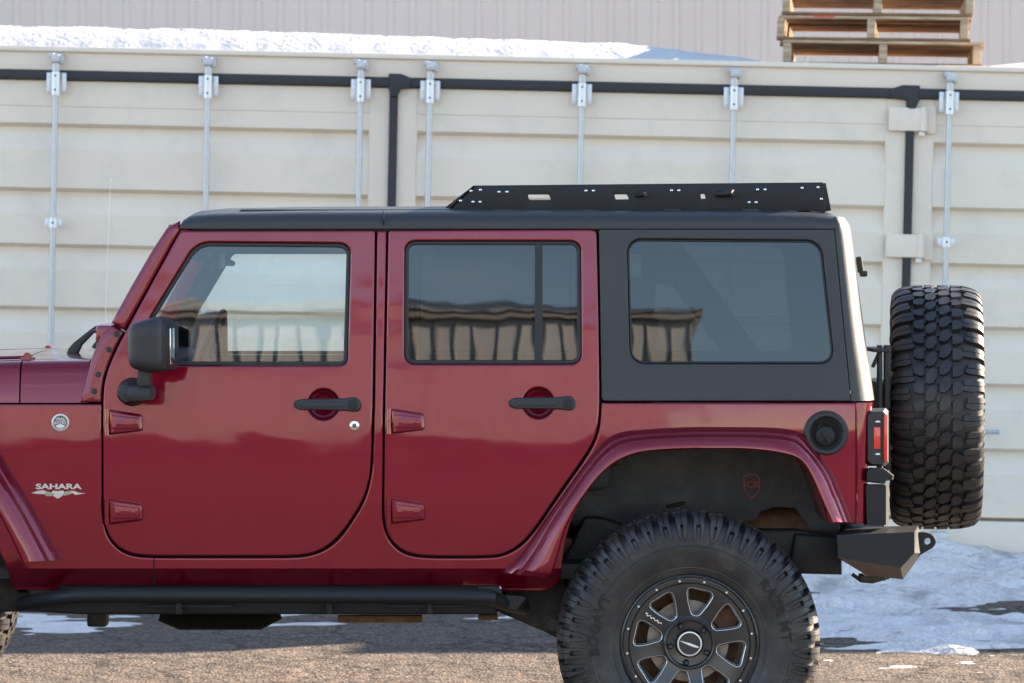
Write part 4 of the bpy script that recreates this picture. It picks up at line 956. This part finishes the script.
def tyre_mesh():
    trnd = random.Random(5); mb = MB(); pr = [(-y, r) for (y, r) in TS[::-1]] + TS[1:]; mb.lathe(pr, n=132)
    # bead ridge line on sidewall
    h = .0185
    for i in range(NP):
        for sg in (-1, 1):
            o_ = 0 if sg > 0 else .5; lng = i % 2
            c = i + o_
            def st(s_, a, b, hh): return (sg * s_, c + a, c + b, hh)
            e = .100 if lng else .088
            a_ = .33 if lng else .30
            strip(mb, [st(e, -.30, -.012, h), st(e + .008, -.36, -.012, h), st(.118, -.36, -.012, h), st(.134, -a_, -.010, h), st(.146, -a_, -.01, h - .001), st(.158, -a_, -.01, h - .003)], .05)
            strip(mb, [st(e - .006, .012, .24, h), st(e + .006, .012, .32, h), st(.118, .012, .35, h), st(.134, .01, a_, h), st(.146, .01, a_, h - .001), st(.158, .01, a_, h - .003)], .05)
            if lng:
                strip(mb, [st(.158, -.30, -.10, h - .003), st(.178, -.27, -.08, .009), st(.196, -.22, -.03, .008)], .1)
                strip(mb, [st(.158, .10, .31, h - .003), st(.178, .08, .27, .009), st(.196, .03, .22, .008)], .1)
                strip(mb, [st(.196, -.22, .22, .008), st(.210, -.14, .14, .005)], .1)
            else:
                strip(mb, [st(.158, -.30, -.14, h - .003), st(.180, -.31, -.16, .009), st(.206, -.30, -.16, .005)], .1)
                strip(mb, [st(.158, .14, .31, h - .003), st(.180, .16, .32, .009), st(.206, .16, .30, .005)], .1)
                strip(mb, [st(.166, -.08, .08, .008), st(.192, -.02, .02, .006)], .1)
        # centre: interlocked hooked blocks
        k_ = .06 * (i % 3)
        def blk(st_):
            j1, j2 = trnd.uniform(-.05, .05), trnd.uniform(-.05, .05); strip(mb, [(a, i + b + j1, i + c_ + j2, hh) for (a, b, c_, hh) in st_], .06)
        blk([(-.085, .50, .86, h), (-.074, .36, .98, h), (-.058, .30, 1.04, h), (-.050, .44, 1.04, h)])
        blk([(-.043, .14, .56, h), (-.034, .00, .78, h), (-.018, .08, .92, h), (-.005, .34, .86, h)])
        blk([(.005, .58, .98, h), (.018, .52, 1.34, h), (.034, .66, 1.40, h), (.043, .86, 1.28, h)])
        blk([(.050, .30, .92, h), (.058, .26, .98, h), (.074, .34, .92, h), (.085, .44, .80, h)])
        for (a, b) in ((-.051, -.041), (-.006, .006), (.041, .051)): strip(mb, [(a, i + .10, i + .42, h - .009), (b, i + .16, i + .46, h - .009)], .1)
    # ridges on the sidewall
    for (s_, w) in ((.225, .0022), (.305, .002)):
        prof_ = []
        for q in (-1, -.4, .4, 1): y, r, ny_, nr = sec(s_ + q * w * 1.5); k = .0015 if abs(q) < .5 else 0; prof_.append((-(y + ny_ * k), r + nr * k))
        mb.lathe(prof_, n=120)
    # raised letters on outer face (towards -y)
    def arc_text(t, a0, size, rad):
        V, Fc = text_mesh(t, size, .0016, 1.12, .001); P = []
        for v in V:
            rr = rad + v.y; a = a0 - v.x / rad
            # find section y for this radius
            s_ = .22
            for _ in range(30):
                y, r, ny_, nr = sec(s_)
                if r > rr: s_ += .004
                else: break
            P.append((rr * math.cos(a), -(y + .0004 + (.0040 if v.z > 0 else -.002)), rr * math.sin(a)))
        mb.add(P, Fc, 1)
    arc_text('RAZR MT', R(22), .050, .325); arc_text('BOGAVT', R(168), .050, .325)
    return mb
M['rubber_letter'] = mat('tyre_lettering', (.011, .011, .012), .72)
wheel = bpy.data.objects.new('wheel', None); COL.objects.link(wheel); wheel.parent = car
ty = tyre_mesh().build('tyre', ['rubber', 'rubber_letter'], wheel, ang=30)
def rim_parts(par):
    yF = -.118     # rim face plane
    mb = MB()
    mb.lathe([(-.128, .236), (-.134, .2345), (-.136, .230), (-.130, .2265), (-.120, .224), (-.05, .205), (.02, .195), (.14, .215), (.14, .232)], n=72)
    barrel = mb.build('rim', 'rimblack', par)
    # face ring + spokes as one pierced disc
    holes = []; milled = []
    for k in range(8):
        a = R(33 + 45 * k)
        def pt(r, da): return (r * math.cos(a + da), r * math.sin(a + da))
        h = rp([(*pt(.100, -.10), .008), (*pt(.150, -.225), .016), (*pt(.188, -.235), .016), (*pt(.190, .235), .016), (*pt(.150, .225), .016), (*pt(.100, .10), .008)], 5)
        holes.append(h)
    def disc(x, z, d):
        r = math.hypot(x, z); dish = .018 * sm((.20 - r) / .12); return (x, yF + dish - d, z)
    mb = MB(); panel(mb, circ(0, 0, .2285, 72), holes, disc, .035, .004, .035, back=False); f = mb.build('spokes', 'rimblack', par, ang=40)
    mb = MB()
    for h in holes:
        if area(h) < 0: h = h[::-1]
        hi = inset(h, -.0055); ho = inset(h, .001); k = len(h)
        V = [disc(*p, .0012) for p in hi] + [disc(*p, -.0015) for p in inset(h, -.0015)] + [disc(*p, -.009) for p in ho]
        mb.add(V, [(j * k + i, j * k + (i + 1) % k, (j + 1) * k + (i + 1) % k, (j + 1) * k + i) for j in range(2) for i in range(k)])
    mb.build('milled_edges', 'silver', par, ang=40)
    for k in range(16):
        mb = MB(); a = R(9 + 22.5 * k); mb.lathe([(0, .0042), (-.003, .0040), (-.0042, .002), (-.0045, .0001)], (.2145 * math.cos(a), yF - .001, .2145 * math.sin(a)), 10); mb.build('rim_rivet', 'silver', par)
    mb = MB(); mb.lathe([(yF - .0006, .2085), (yF - .0012, .206), (yF - .0006, .2035)], n=64); mb.build('groove', 'gap', par)
    # hub
    mb = MB(); mb.lathe([(yF + .02, .090), (yF - .004, .0885), (yF - .008, .084), (yF - .006, .079), (yF + .006, .075), (yF + .008, .05), (yF - .004, .046), (yF - .008, .043), (yF - .008, .0001)], n=48)
    for k in range(5):
        a = R(44 + 72 * k); mb.lathe([(yF + .010, .0115), (yF - .008, .0105), (yF - .014, .006), (yF - .014, .0001)], (.0655 * math.cos(a), 0, .0655 * math.sin(a)), 12)
    mb.build('hub', 'rimblack', par)
    mb = MB(); mb.lathe([(yF - .008, .042), (yF - .012, .0415), (yF - .0125, .038), (yF - .009, .0365)], n=40)
    P = cr([(-.031, .011), (-.015, .006), (.004, .001), (.031, -.010)], 4) + cr([(.030, -.015), (.012, -.011), (-.010, -.002), (-.031, .009)], 4)
    panel(mb, P, [], lambda x, z, d: (x, yF - .0095 - d, z), .003, .0006, 0); mb.build('cap_ring', 'silver', par)
    # spoke lettering stroke
    mb = MB()
    for q in range(9):
        r_ = .118 + q * .0075; a = R(145.5) + .012 * ((q % 2) * 2 - 1); mb.box((r_ * math.cos(a), disc(r_, 0, .0015)[1], r_ * math.sin(a)), (.006, .002, .0035 + (q % 3) * .001), 0, Matrix.Rotation(-R(145.5), 3, 'Y'))
    mb.build('spoke_lettering', 'silver', par)
    # brake disc + caliper
    mb = MB(); mb.lathe([(-.03, .140), (-.03, .07), (-.06, .068), (-.06, .0001)], n=48); mb.lathe([(-.02, .140), (-.03, .140)], n=48); mb.build('brake_disc', 'disc', par)
    mb = MB(); mb.box((.12, -.03, .09), (.09, .06, .11), .02, Matrix.Rotation(-R(40), 3, 'Y')); mb.lathe([(.02, .178), (.012, .178), (.01, .0001)], n=32); mb.build('brake_caliper', 'rust', par)
rim_parts(wheel)
wc = C3(689.5, 643.6, -.87); wz = .447
wheel.location = (wc.x, -.75, wc.z)
FX = wc.x - 2.99
for (x, y, rz) in ((wc.x, .75, math.pi), (FX, -.75, 0), (FX, .75, math.pi)):
    w2 = copy_tree(wheel, car); w2.location = (x, y, wc.z); w2.rotation_euler = (0, R(37) if y < 0 else R(11), rz)
# spare
sp = bpy.data.objects.new('spare_wheel', None); COL.objects.link(sp); sp.parent = car
for ch in wheel.children:
    if ch.name.split('.')[0] in ('tyre', 'rim', 'spokes', 'hub', 'rim_rivet'): copy_tree(ch, sp)
p = C3(937, 407, .03 - .44); sp.location = (p.x + .055, .03, C3(937, 407, .03).z); sp.rotation_euler = (0, 0, R(90 - 6.5))

# ================================================================== underbody
mb = MB(); P = [(-300, 575), (8, 575), (20, 592), (500, 592), (506, 588), (556, 578), (585, 518), (600, 518), (640, 530), (800, 530), (842, 540), (842, 572), (790, 572), (760, 560), (640, 560), (590, 600), (560, 612), (-300, 612)]
panel(mb, LY(P, -.52), [], flat(-.52), .08, .008, 0); fr_ = mb.build('chassis_rail', 'frame', car); both.append(fr_)
mb = MB(); P = [(505, 590), (560, 575), (568, 590), (560, 640), (545, 632), (500, 613)]; panel(mb, LY(P, -.56), [LY(circ(512, 615 - 4, 2), -.56)], flat(-.56), .06, .006, 0)
mb.tube([C3(553, 625, -.60), C3(553, 625, -.5)], .022, 14); mb.tube([C3(515, 598, -.59), C3(515, 598, -.55)], .009, 10); o = mb.build('control_arm_bracket', 'frame', car); both.append(o)
mb = MB(); a = C3(555, 620, -.48); b = Vector((wc.x, -.48, wc.z - .03)); mb.tube([a, b], .028, 12); b2_ = Vector((wc.x - .02, -.4, wc.z + .1)); mb.tube([C3(570, 560, -.4), b2_], .022, 10); both.append(mb.build('control_arm', 'frame', car))
mb = MB(); mb.tube([(wc.x, -.66, wc.z), (wc.x, .66, wc.z)], .045, 16); mb.lathe([(-.16, .05), (-.12, .12), (0, .15), (.12, .12), (.16, .05)], (wc.x, 0, wc.z), 24); mb.build('rear_axle', 'frame', car)
mb = MB(); mb.tube([(FX, -.66, wc.z), (FX, .66, wc.z)], .042, 16); mb.lathe([(-.16, .05), (-.1, .11), (0, .13), (.1, .11), (.16, .05)], (FX, -.25, wc.z), 24); mb.build('front_axle', 'frame', car)
for x in (wc.x, FX):
    for y in (-.32, .32):
        mb = MB(); pts = [(x - .02 + .055 * math.cos(t * .5), y + .055 * math.sin(t * .5), wc.z + .06 + t * .0052) for t in range(0, 76)]; mb.tube(pts, .008, 8); mb.build('coil_spring', 'frame', car)
    for y in (-.30, .30): mb = MB(); mb.tube([(x + .09, y, wc.z - .02), (x + .12, y, wc.z + .25)], .030, 12); mb.tube([(x + .12, y, wc.z + .25), (x + .14, y, wc.z + .5)], .022, 12); mb.build('shock_absorber', 'steel', car)
c = C3(812, 528, -.2); mb = MB(); bmx = []
mb.tube([c + Vector((-.30, 0, 0)), c + Vector((-.27, 0, 0)), c + Vector((.06, 0, 0)), c + Vector((.09, 0, 0))], [.05, .085, .085, .05], 20); mb.build('muffler', 'rust', car)
mb = MB(); a = W(0, 0, 1); mb.box((C3(250, 600, 0).x, 0, .655), (3.3, 1.42, .05)).build('floor_pan', 'frame', car); mb = MB(); mb.box((C3(720, 470, 0).x, 0, .98), (.9, .68, .04)).box((C3(600, 520, 0).x, 0, .82), (.04, .68, .34)); mb.build('floor_pan', 'frame', car)
mb = MB(); mb.box((C3(222, 600, .1).x, .15, .575), (.38, .5, .055), .026); mb.build('transmission_skid', 'frame', car)
mb = MB(); mb.tube([C3(160, 616, .25), C3(180, 622, .25), C3(260, 622, .25), C3(280, 614, .25)], [.02, .03, .03, .02], 12); mb.build('exhaust_pipe', 'gap', car)
for q_, dm in (((98, 619, -.3), (.07, .08, .05)),): MB().box(C3(*q_), dm, .01).build('mount_bracket', 'frame', car)
mb = MB(); mb.box(C3(380, 618.5, -.4), (.30, .05, .024), .004); mb.build('skid_bracket', 'rust', car)
mb = MB(); mb.box(C3(488, 617, -.45), (.07, .05, .018), .004); mb.build('skid_bracket', 'rust', car)
# ---- side step / rock slider
yS = -.80
mb = MB(); pth = [C3(px, py, yy) for (px, py, yy) in ((22, 604, -.66), (44, 600, -.74), (70, 596.5, yS - .02), (100, 595.3, yS - .03), (300, 595.8, yS - .03), (470, 596.5, yS - .03), (492, 599, yS), (508, 604, -.74), (524, 607.5, -.66))]
mb.tube([Vector(p) for p in cr(pth, 4)], .0265, 14); stp = mb.build('side_step', 'steel', car)
mb = MB(); panel(mb, LY([(24, 583), (500, 583), (497, 614.5), (80, 614.5), (36, 612)], -.70), [], flat(-.70), .06, .008, 0); mb.build('slider_rail', 'steel', stp)
mb = MB(); panel(mb, LY([(478, 586.5), (498, 586.5), (502, 590), (502, 606), (494, 602), (478, 592)], -.775), [], flat(-.775), .01, .002, 0); frustum(mb, [(496, 594), (525, 595), (530, 597), (518, 610), (496, 609)], -.70, [(497, 595), (522, 596), (526, 598), (516, 609), (497, 608)], -.775); mb.build('step_bracket', 'steel', stp)
mb = MB()
for px in (180, 330, 430): MB().box(C3(px, 607, -.74), (.02, .10, .04), .004).build('step_gusset', 'steel', stp)
MB().box(C3(190, 606, -.745), (.30, .03, .012), .004).build('step_pad', 'steel', stp); MB().box(C3(425, 606, -.745), (.26, .03, .012), .004).build('step_pad', 'steel', stp)
both.append(stp)

# ================================================================== interior
def seat(x, y, name='seat', wd=.5):
    mb = MB(); mb.box((x, y, 1.00), (.50, wd, .16), .06); mb.box((x + .27, y, 1.30), (.15, wd - .02, .60), .06, Matrix.Rotation(R(12), 3, 'Y')); s_ = mb.build(name, 'fabric', car, ang=60)
    mb = MB(); mb.box((x + .345, y, 1.655), (.10, .26, .17), .04, Matrix.Rotation(R(8), 3, 'Y')); mb.tube([(x + .33, y - .06, 1.5), (x + .34, y - .06, 1.6)], .007, 6); mb.tube([(x + .33, y + .06, 1.5), (x + .34, y + .06, 1.6)], .007, 6); mb.build('headrest', 'fabric', s_)
sx = C3(330, 400, 0).x
seat(sx - .10, -.36); seat(sx - .10, .36)
rx = C3(545, 400, 0).x; mb = MB(); mb.box((rx, 0, 1.0), (.46, 1.2, .16), .06).box((rx + .27, 0, 1.28), (.14, 1.2, .55), .05, Matrix.Rotation(R(14), 3, 'Y')); rb = mb.build('rear_bench', 'fabric', car, ang=60)
for y in (-.36, .36): mb = MB(); mb.box((rx + .34, y, 1.60), (.09, .26, .14), .04); mb.build('headrest', 'fabric', rb)
dx = C3(130, 380, 0).x; mb = MB(); mb.box((dx + .08, 0, 1.30), (.26, 1.4, .20), .06); db = mb.build('dashboard', 'plastic', car)
mb = MB(); wr = Matrix.Rotation(R(-65), 3, 'Y'); k = 28; pts = [Vector((dx + .30, -.36, 1.38)) + wr @ Vector((.18 * math.cos(2 * math.pi * i / k), .18 * math.sin(2 * math.pi * i / k), 0)) for i in range(k + 1)]; mb.tube(pts, .014, 10); mb.tube([(dx + .30, -.36, 1.38), (dx + .1, -.36, 1.30)], .03, 10); mb.box((dx + .30, -.36, 1.38), (.03, .30, .05), .01); mb.build('steering_wheel', 'plastic', car)
# padded sport bar
mb = MB(); zt = L(400, 236)[1] - .02; ybar = .58
xf, xm, xr_ = C3(200, 240, 0).x, C3(385, 240, 0).x, C3(640, 240, 0).x
for s_ in (-1, 1):
    mb.tube([(xf, s_ * ybar, zt), (xm, s_ * ybar, zt), (xr_, s_ * ybar, zt), (xr_ + .1, s_ * ybar, zt - .03), (xr_ + .58, s_ * ybar * 1.02, 1.1)], .034, 10); mb.tube([(xm, s_ * ybar, zt), (xm + .01, s_ * (ybar + .06), 1.25), (xm + .01, s_ * (ybar + .07), .75)], .036, 10)
for x in (xm, xr_): mb.tube([(x, -ybar, zt), (x, ybar, zt)], .034, 10)
mb.tube([(xr_, -ybar, zt), (xr_ + .02, -.1, 1.25)], .02, 8)
mb.build('sport_bar', 'fabric', car)
mb = MB(); mb.box((C3(218, 255, 0).x, 0, zt - .055), (.03, .26, .07), .012); mb.tube([(C3(205, 255, 0).x, 0, zt + .0), (C3(216, 255, 0).x, 0, zt - .05)], .008, 6); mb.build('inside_mirror', 'plastic', car)
for s_ in (-1, 1): mb = MB(); mb.box((C3(196, 250, 0).x + .02, s_ * .36, zt - .035), (.16, .46, .02), .008, Matrix.Rotation(R(28), 3, 'Y')); mb.build('sun_visor', 'fabric', car)
# speaker pod / window brace seen through the quarter glass
mb = MB(); c = C3(672, 268, -.3); mb.box((c.x, -.5, c.z), (.10, .14, .12), .03); mb.box((c.x, .5, c.z), (.10, .14, .12), .03); mb.build('speaker_pod', 'plastic', car)

# ---- front end (out of frame)
xg = C3(-300, 400, 0).x
mb = MB(); hw = .62; P = rp([(-hw, .82, .05), (hw, .82, .05), (hw + .04, 1.25, .08), (-hw - .04, 1.25, .08)]); sl7 = [rp([(-.30 + k * .1 - .028, .93, .025), (-.30 + k * .1 + .028, .93, .025), (-.30 + k * .1 + .028, 1.17, .025), (-.30 + k * .1 - .028, 1.17, .025)]) for k in range(7)]
panel(mb, P, sl7, lambda x, z, d: (xg - .03 - d, x, z), .05, .01, 0); gr = mb.build('grille', 'paint_flat', car)
for s_ in (-1, 1): mb = MB(); mb.lathe([(.0, .095), (-.02, .09), (-.035, .05), (-.04, .0001)], (xg - .035, s_ * .50, 1.07), 28, axis='x'); mb.build('headlight', 'chrome', gr)
mb = MB(); mb.box((xg + .15, 0, 1.02), (.25, 1.1, .36)); mb.box((xg + .7, 0, .95), (1.1, .9, .5)); mb.build('engine_bay', 'frame', car)
mb = MB(); mb.box((xg - .22, 0, .70), (.22, 1.7, .20), .03); mb.box((xg - .05, -.4, .70), (.3, .1, .12)).box((xg - .05, .4, .70), (.3, .1, .12)); mb.build('front_bumper', 'steel', car)

for o in both: mirror(o)
